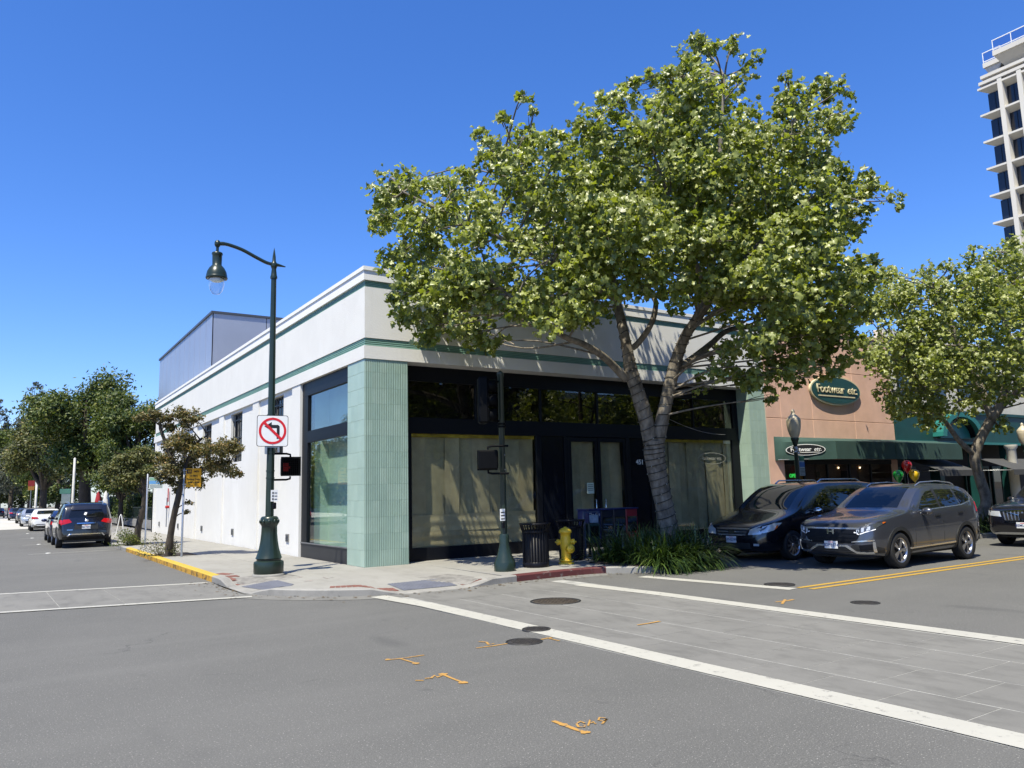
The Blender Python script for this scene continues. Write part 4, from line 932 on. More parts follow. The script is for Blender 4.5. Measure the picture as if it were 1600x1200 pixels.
fm.tube([(14.5,-.06,2.55),(16.15,-1.09,2.55),(24.2,-1.09,2.55)],.015,6); fm.build('frame',METAL,AW)
d=np.array(pl[1])-np.array(pl[0]); L=np.linalg.norm(d); d/=L; ang=math.atan2(d[1],d[0]); c=np.array(pl[0])+d*1.02
lg=thing('awning_logo','black oval logo with white border printed on the awning end','shop sign',(c[0]+d[1]*.03,c[1]-d[0]*.03,2.86),ang)
plate(oval(.66,.185),-.004,.0).build('border',WHITE_SIGN,lg); plate(oval(.635,.165),-.008,-.0045).build('field',SIGN_BLACK,lg)
text('Footwear',.185,WHITE_SIGN,lg,(-.16,-.0105,.01),(PI/2,0,0),bold=.012,depth=.0015,space=.95); text('etc.',.18,WHITE_SIGN,lg,(.40,-.0105,.01),(PI/2,0,0),bold=.006,shear=.3,depth=.0015); MB().box(-.42,.46,-.0105,-.009,-.095,-.08).build('underline',WHITE_SIGN,lg)

# ---- teal restaurant front
R_=thing('teal_restaurant','cream building with a teal restaurant front and dark awnings behind the right tree','building',(0,0,0))
CREAMW=mat('cream wall',(.60,.56,.47),rough=.9,var=.08,vs=1.2,bump=.2,bs=25); TEAL=mat('teal paint',(.008,.06,.055),rough=.45,var=.12,vs=2); TEAL2=mat('bright teal paint',(.022,.17,.155),rough=.4,var=.1,vs=2)
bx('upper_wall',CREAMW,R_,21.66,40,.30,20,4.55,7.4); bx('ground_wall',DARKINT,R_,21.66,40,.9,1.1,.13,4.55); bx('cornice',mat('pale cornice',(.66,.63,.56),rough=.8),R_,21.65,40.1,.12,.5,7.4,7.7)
bx('teal_frieze',TEAL,R_,21.66,40,.0,.32,3.30,4.55); bx('teal_ledge',TEAL2,R_,21.66,40,-.12,.1,3.22,3.32); bx('teal_ledge',TEAL,R_,21.66,40,-.06,.1,4.5,4.62)
for x in (22.6,24.9,27.2,29.6): 
    w=bx('window',BLACK,R_,x,x+1.3,.26,.31,5.1,6.7); bx('pane',DARKGLASS,w,x+.06,x+.62,.245,.258,5.16,6.64); bx('pane',DARKGLASS,w,x+.68,x+1.24,.245,.258,5.16,6.64)
# arched pediment
def arc(r0,r1,y0,y1,cx,cz,a0,a1,n=18,sz=.62):
    mb=MB(); vs=[]
    for i in range(n+1):
        a=math.radians(a0+(a1-a0)*i/n)
        for r in (r0,r1):
            for y in (y0,y1): vs.append((cx+r*math.cos(a),y,cz+r*sz*math.sin(a)))
    fs=[]
    for i in range(n): a=i*4;b=a+4; fs+=[(a,b,b+2,a+2),(a+1,a+3,b+3,b+1),(a+2,b+2,b+3,a+3),(a,a+1,b+1,b)]
    mb.add(vs,fs); mb.add(vs[:4],[(0,1,3,2)]); mb.add(vs[-4:],[(0,1,3,2)]); return mb
arc(1.32,1.62,-.42,.0,25.95,3.50,0,180).build('arch_moulding',TEAL2,R_); arc(1.20,1.30,-.25,.0,25.95,3.50,0,180).build('arch_inner',BLACK,R_)
MB().slab([(25.95+1.19*math.cos(math.radians(a)),-.08,3.45+1.19*.62*math.sin(math.radians(a))) for a in range(0,181,12)],(0,.07,0)).build('arch_tympanum',TEAL2,R_)
for x in (24.3,27.4,30.2): MB().box(x,x+.32,-.15,.25,.13,3.22).build('teal_post',TEAL,R_); 
for x in (29.6,32.6): MB().lathe([(.26,.13),(.26,.3),(.2,.34),(.19,3.0),(.26,3.1),(.26,3.2)],16,(x,-.5,0)).build('cream_column',CREAMW,R_)
GAW=mat('grey canvas',(.055,.055,.055),rough=.85,var=.1)
def flat_awn(x0,x1,lab):
    a=thing('awning',lab,'awning',(x0,-.1,2.0)); MB().add([(0,-1.3,.12),(x1-x0,-1.3,.12),(x1-x0,0,.62),(0,0,.62)],[(0,1,2,3)]).add([(0,-1.3,.12),(x1-x0,-1.3,.12),(x1-x0,-1.3,-.10),(0,-1.3,-.10)],[(0,1,2,3)]).build('canvas',GAW,a)
    n=int((x1-x0)/.3); 
    f=MB(); f.tube([(.02,-1.28,.10),(.02,0,.12),(.02,0,.6)],.015,6); f.tube([(x1-x0-.02,-1.28,.10),(x1-x0-.02,0,.12),(x1-x0-.02,0,.6)],.015,6); f.build('frame',METAL,a)
flat_awn(21.9,24.5,'small charcoal awning left of the teal arch'); flat_awn(27.6,31.8,'long charcoal awning right of the teal arch')
for x,od in ((22.3,'leftmost'),(23.4,'second from left'),(28.2,'middle'),(29.4,'second from right'),(30.6,'rightmost')):
    t=thing('cafe_door',od+' of the dark glazed cafe doors below the charcoal awnings','door',(x,.84,.13),0,'dark cafe doors of the teal restaurant'); f=MB(); f.box(0,.08,-.03,.03,0,2.2); f.box(.82,.9,-.03,.03,0,2.2); f.box(.08,.82,-.03,.03,0,.3); f.box(.08,.82,-.03,.03,2.1,2.2); f.build('frame',TEAL,t); MB().box(.08,.82,-.005,.005,.3,2.1).build('pane',CARGLASS,t)
copy_tree(al,(*on_y(1601,700,-2.3)[:2],.13),0,'bronze acorn globe street lamp at the right edge of the picture')

# ---- concrete office tower
TX=95.0; tw=thing('office_tower','pale concrete office tower with deep window bays at the upper right','building',(0,0,0))
TC=mat('tower concrete',(.62,.59,.53),rough=.85,var=.05,vs=.25,spec=.3); TC2=mat('tower concrete shade side',(.60,.57,.51),rough=.85,var=.05,vs=.25,spec=.3)
zl=float(on_x(1526,143,TX)[2]); FH=3.56; yl=float(on_x(1534,150,TX)[1]); 
yc=[float(on_x(1561,122,TX)[1])]; bay=yc[0]-float(on_x(1592,115,TX)[1]); 
bx('core',mat('tower core',(.10,.10,.11),rough=.6,var=0),tw,TX+1.25,TX+20,-24,yl-.6,0,zl+.4)
cols=[yc[0]-bay*i for i in range(12)]
for i,y in enumerate(cols): MB().box(TX-.07,TX+1.3,y-.26,y+.26,0,zl+.5).build('column',TC,tw)
for f in range(12):
    z=zl-FH*f
    MB().add([(TX,-24,z-.0),(TX,yl+.45,z-.0),(TX,yl+.45,z+.25),(TX,-24,z+.25),(TX+1.25,-24,z-.48),(TX+1.25,yl-.5,z-.48),(TX+1.25,yl-.5,z+.25),(TX+1.25,-24,z+.25)],[(0,1,2,3),(0,4,5,1),(3,2,6,7),(1,5,6,2),(0,3,7,4)]).build('ledge',TC,tw)
    if f<8:
        for i,y in enumerate([yl+.25]+cols[:9]):
            ye=(cols[0]+.26 if i==0 else cols[i]+.26); ys=(yl-.25 if i==0 else cols[i-1]-.26)
            w=MB().box(TX+1.10,TX+1.248,ye,ys,z-FH+.26,z-.48).build('window_bay',BLACK,tw)
            h=(ys-ye)/2
            for k in range(2): MB().box(TX+1.06,TX+1.098,ye+h*k+.05,ye+h*(k+1)-.05,z-FH+.3,z-.53).build('pane',mat('tower glass',(.012,.016,.026),rough=.04,var=0,spec=.6),w)
for k in range(2): MB().box(TX-.1,TX+.6,-24,yl+.2-.3*k,zl+.55+k*.75,zl+.95+k*.75).build('parapet_beam',TC,tw)
# flared crown with railings
def crown_part(ya,yb,x0,zz,nm):
    MB().box(TX+2.5,TX+16,yb+1.8,ya-1.2,zl+1.2,zz-.8).build(nm,TC2,tw)
    MB().add([(TX+2.5,yb+1.8,zz-2.6),(TX+2.5,ya-1.0,zz-2.6),(x0+.2,ya,zz-.35),(x0+.2,yb,zz-.35),(x0,yb,zz-.30),(x0,ya+.1,zz-.30),(x0,ya+.1,zz+.35),(x0,yb,zz+.35),(TX+14,ya+.1,zz+.35),(TX+14,yb,zz+.35),(TX+14,ya-1,zz-2.6)],[(0,1,2,3),(3,2,5,4),(4,5,6,7),(7,6,8,9),(1,10,8,6,5,2)]).build('flared_cornice',TC2,tw)
    r=MB(); n=max(1,int((ya-yb)/2.1))
    for i in range(n+1): y=ya-(ya-yb)*i/n; r.box(x0+.05,x0+.13,y-.04,y+.04,zz+.35,zz+1.75)
    r.box(x0+.04,x0+.14,yb,ya+.05,zz+1.7,zz+1.8); r.box(x0+.04,x0+.14,yb,ya+.05,zz+.5,zz+.58)
    r.build('railing',WHITE_SIGN,tw); MB().box(x0+.08,x0+.10,yb,ya,zz+.58,zz+1.7).build('rail_mesh',glass('rail mesh',(.8,.82,.9),.6),tw)
p1=on_x(1550,68,TX-.5); crown_part(float(p1[1]),-20,TX-.5,float(p1[2])-1.35,'crown_block')
p2=on_x(1535,88,TX+2.0); crown_part(float(p2[1]),float(p1[1])+.2,TX+2.0,float(p2[2])-1.35,'lower_crown_block')

# ---- side street beyond the white building: low wall, hedge, railing, umbrellas
lw=MB().box(.8,.98,LEN+1.2,75,.13,.62).build('low_wall',CONC_KERB); tag(lw,'low concrete garden wall beyond the white building','wall')
rl=thing('railing','dark green garden railing on top of the low wall','railing',(.89,LEN+1.2,.62)); 
bar=MB().box(-.01,.01,-.01,.01,0,.75).mesh('bar',POLE_GREEN)
for k in range(60): link('bar',bar,rl,loc=(0,.1+k*.22,0))
MB().box(-.02,.02,0,13.3,.75,.79).build('top_rail',POLE_GREEN,rl); MB().box(-.02,.02,0,13.3,.08,.12).build('bottom_rail',POLE_GREEN,rl)
def umbrella(px,py,y,lab,c):
    p=on_y(px,py,y); t=thing('closed_umbrella',lab,'umbrella',(p[0],y,.13)); h=p[2]-.13
    MB().tube([(0,0,0),(0,0,h)],.03,6).build('pole',METAL,t); MB().lathe([(.05,h-1.5),(.26,h-1.45),(.24,h-.9),(.12,h-.15),(.03,h)],10,flute=lambda a,z:1+.15*math.cos(a*5)).build('canopy',mat('umbrella '+lab.split()[1],c,rough=.8,var=.15,vs=5),t); MB().lathe([(.3,0),(.3,.08),(.05,.1)],12).build('base',CONC_KERB,t)
umbrella(154,768,44.,'closed red patio umbrella beyond the parked black car',(.28,.01,.02)); umbrella(166,767,46.,'closed white patio umbrella beside the red one',(.6,.6,.62))
def tall_pole(px,pyt,y,r,lab,sign=None):
    p=on_y(px,pyt,y); t=thing('utility_pole',lab,'pole',(p[0],y,.13)); h=p[2]-.13
    MB().lathe([(r*1.15,0),(r,1.0),(r*.8,h),(0,h+.05)],10).build('shaft',mat('pale pole',(.55,.54,.50),rough=.6,var=.08),t)
    if sign:
        a=MB().box(-r-.62,-r-.05,-.03,-.01,h-3.25,h-2.2).build('banner',mat('grey banner',(.22,.27,.28),rough=.6,var=.1),t); MB().box(-r-.75,-r-.05,-.04,-.032,h-2.55,h-2.2).build('green_strip',mat('banner green',(.08,.22,.17),rough=.6),a)
        MB().box(-r-.7,-r-.08,-.03,-.01,h-4.4,h-3.5).build('lower_sign',mat('pale red sign',(.45,.36,.36),rough=.6,var=.2,vs=4),t)
tall_pole(117,716,48.,.095,'pale tapered pole with a hanging banner beyond the black car',True); tall_pole(58,747,88.,.13,'farther pale pole near the red road sign')
p=on_y(49,757,80.); st=thing('road_sign','far red and orange road sign on a post','road sign',(p[0],80.,.13))
MB().tube([(0,0,0),(0,0,p[2]+.25)],.04,6).build('post',METAL,st); MB().box(-.30,.30,-.06,-.045,p[2]-.30,p[2]+.28).build('red_plate',mat('dull red plate',(.24,.02,.025),rough=.6),st); MB().box(-.28,.28,-.06,-.045,p[2]-.72,p[2]-.33).build('orange_plate',mat('orange plate',(.38,.17,.04),rough=.5),st); MB().box(.34,.70,-.06,-.045,p[2]-.15,p[2]+.25).build('white_plate',WHITE_SIGN,st)
# white folding barricade
p=on_z(184,836,.13); ab=thing('a_frame_board','white plastic folding board on the pavement behind the black car','sidewalk board',(p[0]+.1,p[1],.13),math.radians(80))
for s in (-1,1):
    MB().slab([(-.22,s*.16,0),(-.16,s*.16,0),(-.14,s*.145,.12),(.14,s*.145,.12),(.16,s*.16,0),(.22,s*.16,0),(.16,s*.02,.95),(-.16,s*.02,.95)],(0,s*.03,0)).build('leaf',mat('white plastic',(.72,.72,.70),rough=.5,var=.05),ab)
MB().tube([(-.08,0,.95),(-.08,0,1.0),(.08,0,1.0),(.08,0,.95)],.02,6).build('handle',MATS['white plastic'],ab)
# ---- opposite sides of both streets, seen only as reflections in the glass
for nm,lab,x0,x1,y0,y1,h,c in (('brick_shop','plain brick shop row across the main street',6,70,-34,-21,7.5,(.10,.085,.075)),('tan_shop','tan shop row across the side street',-50,-26,14,90,4.2,(.42,.36,.28))):
    t=thing(nm,lab,'building',(0,0,0)); bx('wall',mat(nm+' wall',c,rough=.9,var=.15),t,x0,x1,y0,y1,0,h); bx('cornice',CREAMW,t,x0-.2,x1+.2,y0-.2,y1+.2,h,h+.4)
    if nm=='brick_shop':
        for k in range(11): w=bx('window',BLACK,t,x0+1+k*5.6,x0+5+k*5.6,y1,y1+.06,.5,3.4); bx('pane',DARKGLASS,w,x0+1.1+k*5.6,x0+4.9+k*5.6,y1+.061,y1+.07,.6,3.3)
    else:
        for k in range(12): w=bx('window',BLACK,t,x1,x1+.06,y0+1+k*6,y0+5+k*6,.5,3.2); bx('pane',DARKGLASS,w,x1+.061,x1+.07,y0+1.1+k*6,y0+4.9+k*6,.6,3.1)
# ================================================================== vegetation
BARK=mat('sycamore bark',(.27,.235,.19),rough=.9,col2=(.085,.072,.058),var=.3,vs=7,bump=.9,bs=22,stretch=(1,1,.55),spec=.25)
BARK2=mat('grey brown bark',(.085,.070,.054),rough=.95,col2=(.05,.042,.034),vs=9,bump=1.0,bs=30,stretch=(1,1,.4),spec=.2)
SYC=leaf_mat('sycamore leaf',[(0,(.090,.115,.022)),(.35,(.19,.22,.042)),(.7,(.28,.31,.072)),(1,(.38,.40,.15))],.38,.40,.65)
DKLEAF=leaf_mat('dark evergreen leaf',[(0,(.025,.045,.013)),(.5,(.075,.105,.024)),(.85,(.135,.155,.035)),(1,(.24,.22,.04))],.22,.5,.35)
OLIVE=leaf_mat('olive leaf',[(0,(.035,.042,.016)),(.45,(.095,.108,.036)),(.8,(.155,.150,.052)),(1,(.23,.165,.065))],.22,.5,.35)
BRONZE=leaf_mat('bronze olive leaf',[(0,(.04,.042,.017)),(.4,(.10,.10,.035)),(.75,(.19,.145,.055)),(1,(.30,.18,.075))],.22,.5,.35)
PINEL=leaf_mat('grey conifer leaf',[(0,(.035,.045,.035)),(.6,(.085,.095,.075)),(1,(.14,.14,.11))],.1,.7,.2)
BLADE=leaf_mat('strap leaf',[(0,(.016,.034,.009)),(.5,(.045,.080,.016)),(.85,(.10,.15,.03)),(1,(.32,.34,.12))],.15,.3,.6)
MAPLE=np.array([(0,-.42),(.20,-.36),(.46,-.26),(.32,-.03),(.48,.24),(.22,.22),(.02,.56),(-.20,.24),(-.47,.27),(-.33,.0),(-.45,-.22),(-.22,-.34)])
QUADL=np.array([(0,-.5),(.24,0),(0,.5),(-.24,0)])
def unit(a): return a/np.linalg.norm(a,axis=-1,keepdims=True)
def leaves(name, cen, nrm, size, mt, parent, shape=MAPLE, tint=None, kind='stuff', curl=.34):
    n=len(cen); k=len(shape); r=unit(rng.normal(size=(n,3))); t=unit(np.cross(nrm,r)); b=np.cross(nrm,t)
    out=np.zeros((n,k+1,3)); sx=shape[:,0]; sy=shape[:,1]
    z=-curl*np.abs(sx)*rng.uniform(.2,1.6,(n,1))-curl*.5*np.maximum(sy,0)**2*rng.uniform(-.3,2,(n,1))
    z=z+rng.normal(size=z.shape)*(.13 if k>4 else .05)
    out[:,1:]=cen[:,None]+(t[:,None]*sx[None,:,None]+b[:,None]*sy[None,:,None]+nrm[:,None]*z[:,:,None])*size[:,None,None]; out[:,0]=cen
    if tint is None: tint=rng.random(n)
    if k>4:
        idx=np.arange(k); tri=np.stack([np.zeros(k,int),idx+1,(idx+1)%k+1],1); fs=(tri[None]+(np.arange(n)*(k+1))[:,None,None]).reshape(-1,3)
        me=big_mesh(name,out.reshape(-1,3),fs,mt,np.repeat(tint,k+1))
    else:
        q=out[:,1:]; fs=np.arange(n*k).reshape(n,k); me=big_mesh(name,q.reshape(-1,3),fs,mt,np.repeat(tint,k))
    return link(name,me,parent,kind=kind)
def scatter(clumps, per, sub=9, spread=.42, flat=.75):
    """leaf centres in clusters inside each clump -> uneven outline with gaps"""
    C=[];O=[]
    for c,r in clumps:
        c=np.array(c); m=max(3,int(sub*(.6+r))); u=unit(rng.normal(size=(m,3)))*(rng.random((m,1))**.4)*r*np.array([1,1,flat])
        n=int(per*r*r); w=rng.integers(0,m,n); p=c+u[w]+rng.normal(size=(n,3))*r*spread*.55*np.array([1,1,.8])
        C.append(p); O.append(unit(p-c+1e-6))
    return np.concatenate(C),np.concatenate(O)
def limbs(paths, mt, parent, name='trunk', n=10, wob=.0):
    mb=MB()
    for pts,rad in paths:
        q=cr(pts,5); rr=np.interp(np.linspace(0,1,len(q)),np.linspace(0,1,len(rad)),rad)
        if wob: rr=rr*(1+rng.uniform(-wob,wob,len(rr)))
        mb.tube(q,list(rr),n)
    return mb.build(name,mt,parent)
def twigs(clumps, paths, mt, parent, r0=.035, per=3, name='branches'):
    P=np.array([q for pts,_ in paths for q in cr(pts,5)]); mb=MB(); zmin=P[:,2].min()
    for c,r in clumps:
        c=np.array(c); d=np.linalg.norm(P-c,axis=1)+np.maximum(0,P[:,2]-c[2]+.2)*1.2; a=P[int(np.argmin(d))]
        mid=(a+c)/2+rng.normal(size=3)*.06*np.linalg.norm(c-a)+np.array([0,0,.04*np.linalg.norm(c-a)])
        mb.tube(cr([a,mid,c],4),list(np.linspace(r0,r0*.4,9)),5,cap=False)
        for k in range(per):
            e=c+unit(rng.normal(size=3))*r*.72; s=(a+c*3)/4 if k%2 else c; mb.tube([s,(s+e)/2+rng.normal(size=3)*.08*r,e],[r0*.45,r0*.3,r0*.12],4,cap=False)
    return mb.build(name,mt,parent)

# ---- hero sycamore
tb=np.array([6.2,-3.3,.13]); td=depth_of(tb)
hero=thing('sycamore_tree','large leafy sycamore with a forked trunk wrapped in wire before the shop','tree',(0,0,0))
D=lambda px,py,o=0.0: at_depth(px,py,td+o)
ptr=[([D(1051,878),D(1049,850),D(1040,800),D(1030,755),D(1023,715),D(1021,688)],[.25,.225,.205,.21,.235,.225])]
pl_=[D(1020,705),D(1009,655),D(997,615),D(986,580),D(979,540),D(968,490,.3),D(958,440,.6),D(945,370,.9),D(930,290,1.2)]
pr_=[D(1024,705),D(1036,650),D(1046,605),D(1056,565),D(1071,525,-.2),D(1092,490,-.4),D(1108,430,-.5),D(1118,330,-.4),D(1126,220,-.2),D(1132,120,0)]
P1=ptr+[(pl_,[.185,.17,.165,.155,.125,.105,.085,.06,.03]),(pr_,[.17,.155,.148,.135,.12,.105,.085,.065,.05,.02]),
 ([D(978,592),D(962,575,-.2),D(940,555,-.6),D(912,538,-1.1),D(880,525,-1.6),D(830,490,-2.1),D(770,440,-2.4)],[.10,.09,.08,.07,.06,.045,.02]),
 ([D(977,552,.05),D(998,535,.1),D(1018,505,.1),D(1025,475,.2),D(1022,462,.3),D(1050,455,.6),D(1090,440,1.2)],[.07,.07,.065,.06,.055,.045,.03]),
 ([D(1062,575),D(1085,558,.5),D(1110,538,1.0),D(1140,515,1.4),D(1190,508,1.9),D(1250,480,2.2)],[.10,.085,.075,.065,.05,.03]),
 ([D(1085,505,-.3),D(1120,455,-.8),D(1170,400,-1.2),D(1230,340,-1.5),D(1290,290,-1.5)],[.10,.085,.07,.05,.03]),
 ([D(1100,470,-.4),D(1090,420,-1.2),D(1060,350,-1.8),D(1035,280,-1.9),D(1015,220,-1.8)],[.08,.065,.05,.035,.015]),
 ([D(955,430,.6),D(900,370,1.2),D(840,300,1.6),D(790,230,1.8)],[.08,.065,.045,.02]),
 ([D(965,470,.3),D(900,430,-.6),D(800,380,-1.3),D(690,330,-1.5),D(630,300,-1.5)],[.08,.07,.055,.04,.02]),
 ([D(1115,360,-.4),D(1180,270,.4),D(1240,190,.7),D(1300,150,.8)],[.07,.055,.04,.02])]
limbs(P1,BARK,hero,'trunk',16,.04)
spec=[(605,305,48),(640,290,38),(590,345,30),(650,350,62),(625,405,45),(650,455,58),(690,420,70),(690,500,54),(620,460,36),(720,470,60),(665,510,40),(735,520,42),(765,535,30),(640,500,36),(705,300,52),(745,345,70),(760,420,75),(780,250,46),(750,215,26),(812,150,20),(785,180,22),(835,178,18),(820,215,44),(830,290,72),(860,380,90),(840,470,75),(900,300,80),(880,235,48),(925,205,52),(960,160,40),(990,135,28),(960,245,75),(945,350,95),(910,440,85),(905,490,42),(1010,210,66),(1045,280,85),(1010,360,95),(1000,420,60),(1075,100,34),(1030,155,40),(1012,118,22),(1062,165,40),(1100,70,34),(1140,62,26),(1170,90,26),(1052,120,30),(1100,140,52),(1160,130,28),(1110,205,72),(1115,290,95),(1090,380,95),(1060,440,55),(1170,230,70),(1225,120,16),(1240,160,42),(1285,140,30),(1320,135,28),(1300,190,40),(1240,215,60),(1290,250,52),(1195,310,85),(1260,310,66),(1320,300,42),(1360,290,34),(1388,312,24),(1340,340,42),(1295,355,48),(1180,395,85),(1240,400,78),(1140,460,75),(1215,465,85),(1290,455,70),(1335,470,46),(1270,520,62),(1320,530,48),(1190,530,62),(1130,560,42),(1175,590,38),(1225,575,46),(1205,622,20),(1280,575,30),(1100,600,24),(1345,420,36)]
cl=[]
for px,py,r in spec:
    e=((px-990)/440)**2+((py-330)/310)**2; dep=3.1*math.sqrt(max(.03,1-e)); m=1 if r<30 else (2 if r<76 else 3)
    for k in range(m):
        o=rng.uniform(-.25,.25) if m==1 else dep*(-.85+1.7*k/(m-1))+rng.uniform(-.5,.5)
        if px>1160 and py>370: o=o*.75-1.3
        j=rng.normal(size=2)*r*.10; cl.append((at_depth(px+j[0],py+j[1],td+o),r/F_PX*(td+o)*(.74 if r<50 else .80)))
twigs(cl,P1[1:],BARK,hero,.027,4)
Cn,On=scatter(cl,620,9,.37,.9)
nrm=unit(rng.normal(size=Cn.shape)*.62+On*.25+np.array([-.42,-.36,.48])); sz=rng.uniform(.085,.185,len(Cn))
print('hero leaves',len(Cn),'clumps',len(cl))
leaves('crown',Cn,nrm,sz,SYC,hero,tint=np.clip(rng.beta(1.6,2.0,len(Cn)),0,1))
# seed balls hanging in the crown
mb=MB()
for i in rng.integers(0,len(Cn),90): mb.sphere(Cn[i]+np.array([0,0,-.12]),.022,6,4)
mb.build('seed_balls',mat('seed ball',(.06,.04,.025),rough=.9),hero,kind='stuff')
# wire of fairy lights wound round the trunk and both limbs
ws=thing('light_wire','dark wire of fairy lights wound round the sycamore trunk and limbs','string lights',(6.2,-3.3,.13)); ws.location=(0,0,0)
def wind(pts,rad,turns,mb):
    q=np.array(cr(pts,8)); rr=np.interp(np.linspace(0,1,len(q)),np.linspace(0,1,len(rad)),rad); n=turns*16; out=[]
    for i in range(n+1):
        s=i/n*(len(q)-1); a=int(min(s,len(q)-2)); f=s-a; c=q[a]*(1-f)+q[a+1]*f; tg_=unit(q[a+1]-q[a]); u=unit(np.cross(tg_,[0,1,0])); v=np.cross(tg_,u); an=2*PI*i/16
        out.append(c+(u*math.cos(an)+v*math.sin(an))*((rr[a]*(1-f)+rr[a+1]*f)*1.05+.008))
    mb.tube(out,.008,4,smooth=False); return out
mb=MB(); o1=wind(ptr[0][0],ptr[0][1],19,mb); o2=wind(pl_[:6],P1[1][1][:6],15,mb); o3=wind(pr_[:6],P1[2][1][:6],15,mb); mb.build('wire',mat('black wire',(.008,.008,.008),rough=.6,var=0),ws)
mb=MB()
for p in (o1+o2+o3)[::9]: mb.sphere(p,.013,6,4)
mb.build('bulbs',mat('clear bulb',(.4,.4,.36),rough=.2,var=0),ws,kind='stuff')
# thin span wire from the sycamore to the lamp by the shop
a=np.array(D(1036,650)); b=np.array(on_y(1134,679,.46)); 
cw_=MB().tube([a+(b-a)*t+np.array([0,0,-.12*4*t*(1-t)]) for t in np.linspace(0,1,12)],.006,4).build('span_wire',mat('grey wire',(.2,.2,.2),rough=.6,var=0)); tag(cw_,'thin wire running from the sycamore limb to the shop front','wire')

# ---- strappy plants in the bed
def blades(cents, n, L, parent_name, label):
    V=[];Fc=[];Tn=[]; 
    for c in cents:
        for i in range(n):
            az=rng.uniform(0,2*PI) if len(c)<4 else rng.normal(-PI/2,.6); el=rng.uniform(.55,1.45) if len(c)<4 else rng.uniform(.35,1.1); l=L*rng.uniform(.6,1.15); w=rng.uniform(.009,.019); p=np.array(c[:3])+np.array([rng.normal()*.12,rng.normal()*.12,0]); d=np.array([math.cos(az)*math.cos(el),math.sin(az)*math.cos(el),math.sin(el)]); side=np.array([-math.sin(az),math.cos(az),0]); b0=len(V); tt=rng.beta(1.3,2.6); k=7
            for s in range(k):
                f=s/(k-1); ww=w*(1-f**2.2)+.001; V+=[p-side*ww,p+side*ww]; Tn+=[tt,tt]; p=p+d*l/(k-1); d=d+np.array([math.cos(az)*.02,math.sin(az)*.02,-.36*(1.1-el*.35)]); d/=np.linalg.norm(d)
            Fc+=[(b0+2*s,b0+2*s+1,b0+2*s+3,b0+2*s+2) for s in range(k-1)]
    me=big_mesh(parent_name,np.array(V),np.array(Fc),BLADE,np.array(Tn),smooth=True); o=link(parent_name,me); return tag(o,label,'plants',kind='stuff')
cs=[(x+rng.uniform(-.15,.15),y+rng.uniform(-.12,.12),.14) for x in np.arange(4.55,6.2,.36) for y in (-4.5,-4.3,-3.9,-3.4,-3.0)]
cs+=[(x,-4.58,.13,1) for x in np.arange(4.6,6.1,.22)]
blades(cs,105,.86,'strap_leaf_plants','dense mass of strappy dark green leaves round the sycamore trunk')

# ---- second sycamore on the right
t2=np.array([18.3,-3.9,.13]); d2=depth_of(t2); E=lambda px,py,o=0.0: at_depth(px,py,d2+o)
s2=thing('sycamore_tree','sycamore at the right edge, its leaning trunk behind the grey car','tree',(0,0,0))
bp=t2
P2=[([bp,E(1540,790),E(1530,745),E(1523,715),E(1530,690),E(1543,665),E(1560,640)],[.19,.16,.15,.15,.15,.14,.13]),
 ([E(1524,712),E(1500,690,-.2),E(1478,660,-.4),E(1450,620,-.6),E(1420,570,-.8)],[.09,.08,.065,.05,.025]),
 ([E(1560,640),E(1575,590),E(1575,520,.3),E(1560,450,.5),E(1555,400,.5)],[.13,.11,.085,.06,.03]),
 ([E(1550,655),E(1530,600,.5),E(1500,540,.9),E(1470,470,1.0),E(1450,430,1.0)],[.12,.10,.07,.05,.025]),
 ([E(1565,635),E(1600,600,-.5),E(1640,540,-1)],[.10,.08,.04]), ([E(1575,560,.2),E(1610,500,.5),E(1650,450,.6)],[.09,.06,.03])]
limbs(P2,BARK,s2,'trunk',14,.04)
spec2=[(1360,440,36),(1385,430,30),(1345,480,40),(1395,470,55),(1430,480,60),(1470,450,40),(1480,420,24),(1450,420,22),(1410,540,66),(1388,560,46),(1384,612,28),(1404,642,30),(1420,610,56),(1455,560,72),(1490,510,62),(1520,440,42),(1520,405,28),(1545,430,40),(1515,480,50),(1570,400,36),(1590,380,28),(1585,440,50),(1560,490,60),(1530,550,72),(1480,600,60),(1450,650,34),(1540,610,42),(1590,540,66),(1590,600,42),(1610,480,60),(1640,420,60),(1650,540,70),(1640,620,50),(1500,640,30),(1560,665,26)]
cl2=[]
for px,py,r in spec2:
    e=((px-1510)/190)**2+((py-530)/160)**2; dep=2.9*math.sqrt(max(.04,1-e)); m=1 if r<32 else 2
    for k in range(m):
        o=rng.uniform(-.3,.3) if m==1 else dep*(-.75+1.5*k/(m-1))+rng.uniform(-.4,.4); cl2.append((at_depth(px,py,d2+o),r/F_PX*(d2+o)*.80))
twigs(cl2,P2[1:],BARK,s2,.03,3)
Cn,On=scatter(cl2,440,8,.38,.88); nrm=unit(rng.normal(size=Cn.shape)*.62+On*.25+np.array([-.42,-.36,.48])); print('tree2 leaves',len(Cn))
leaves('crown',Cn,nrm,rng.uniform(.085,.175,len(Cn)),SYC,s2,tint=rng.beta(1.6,2.0,len(Cn)))
cs=[(x+rng.uniform(-.15,.15),y+rng.uniform(-.1,.1),.14) for x in np.arange(17.0,19.7,.45) for y in (-4.35,-3.8,-3.2)]
blades(cs,90,.85,'strap_leaf_plants','strappy dark leaves round the right-hand sycamore behind the grey car')

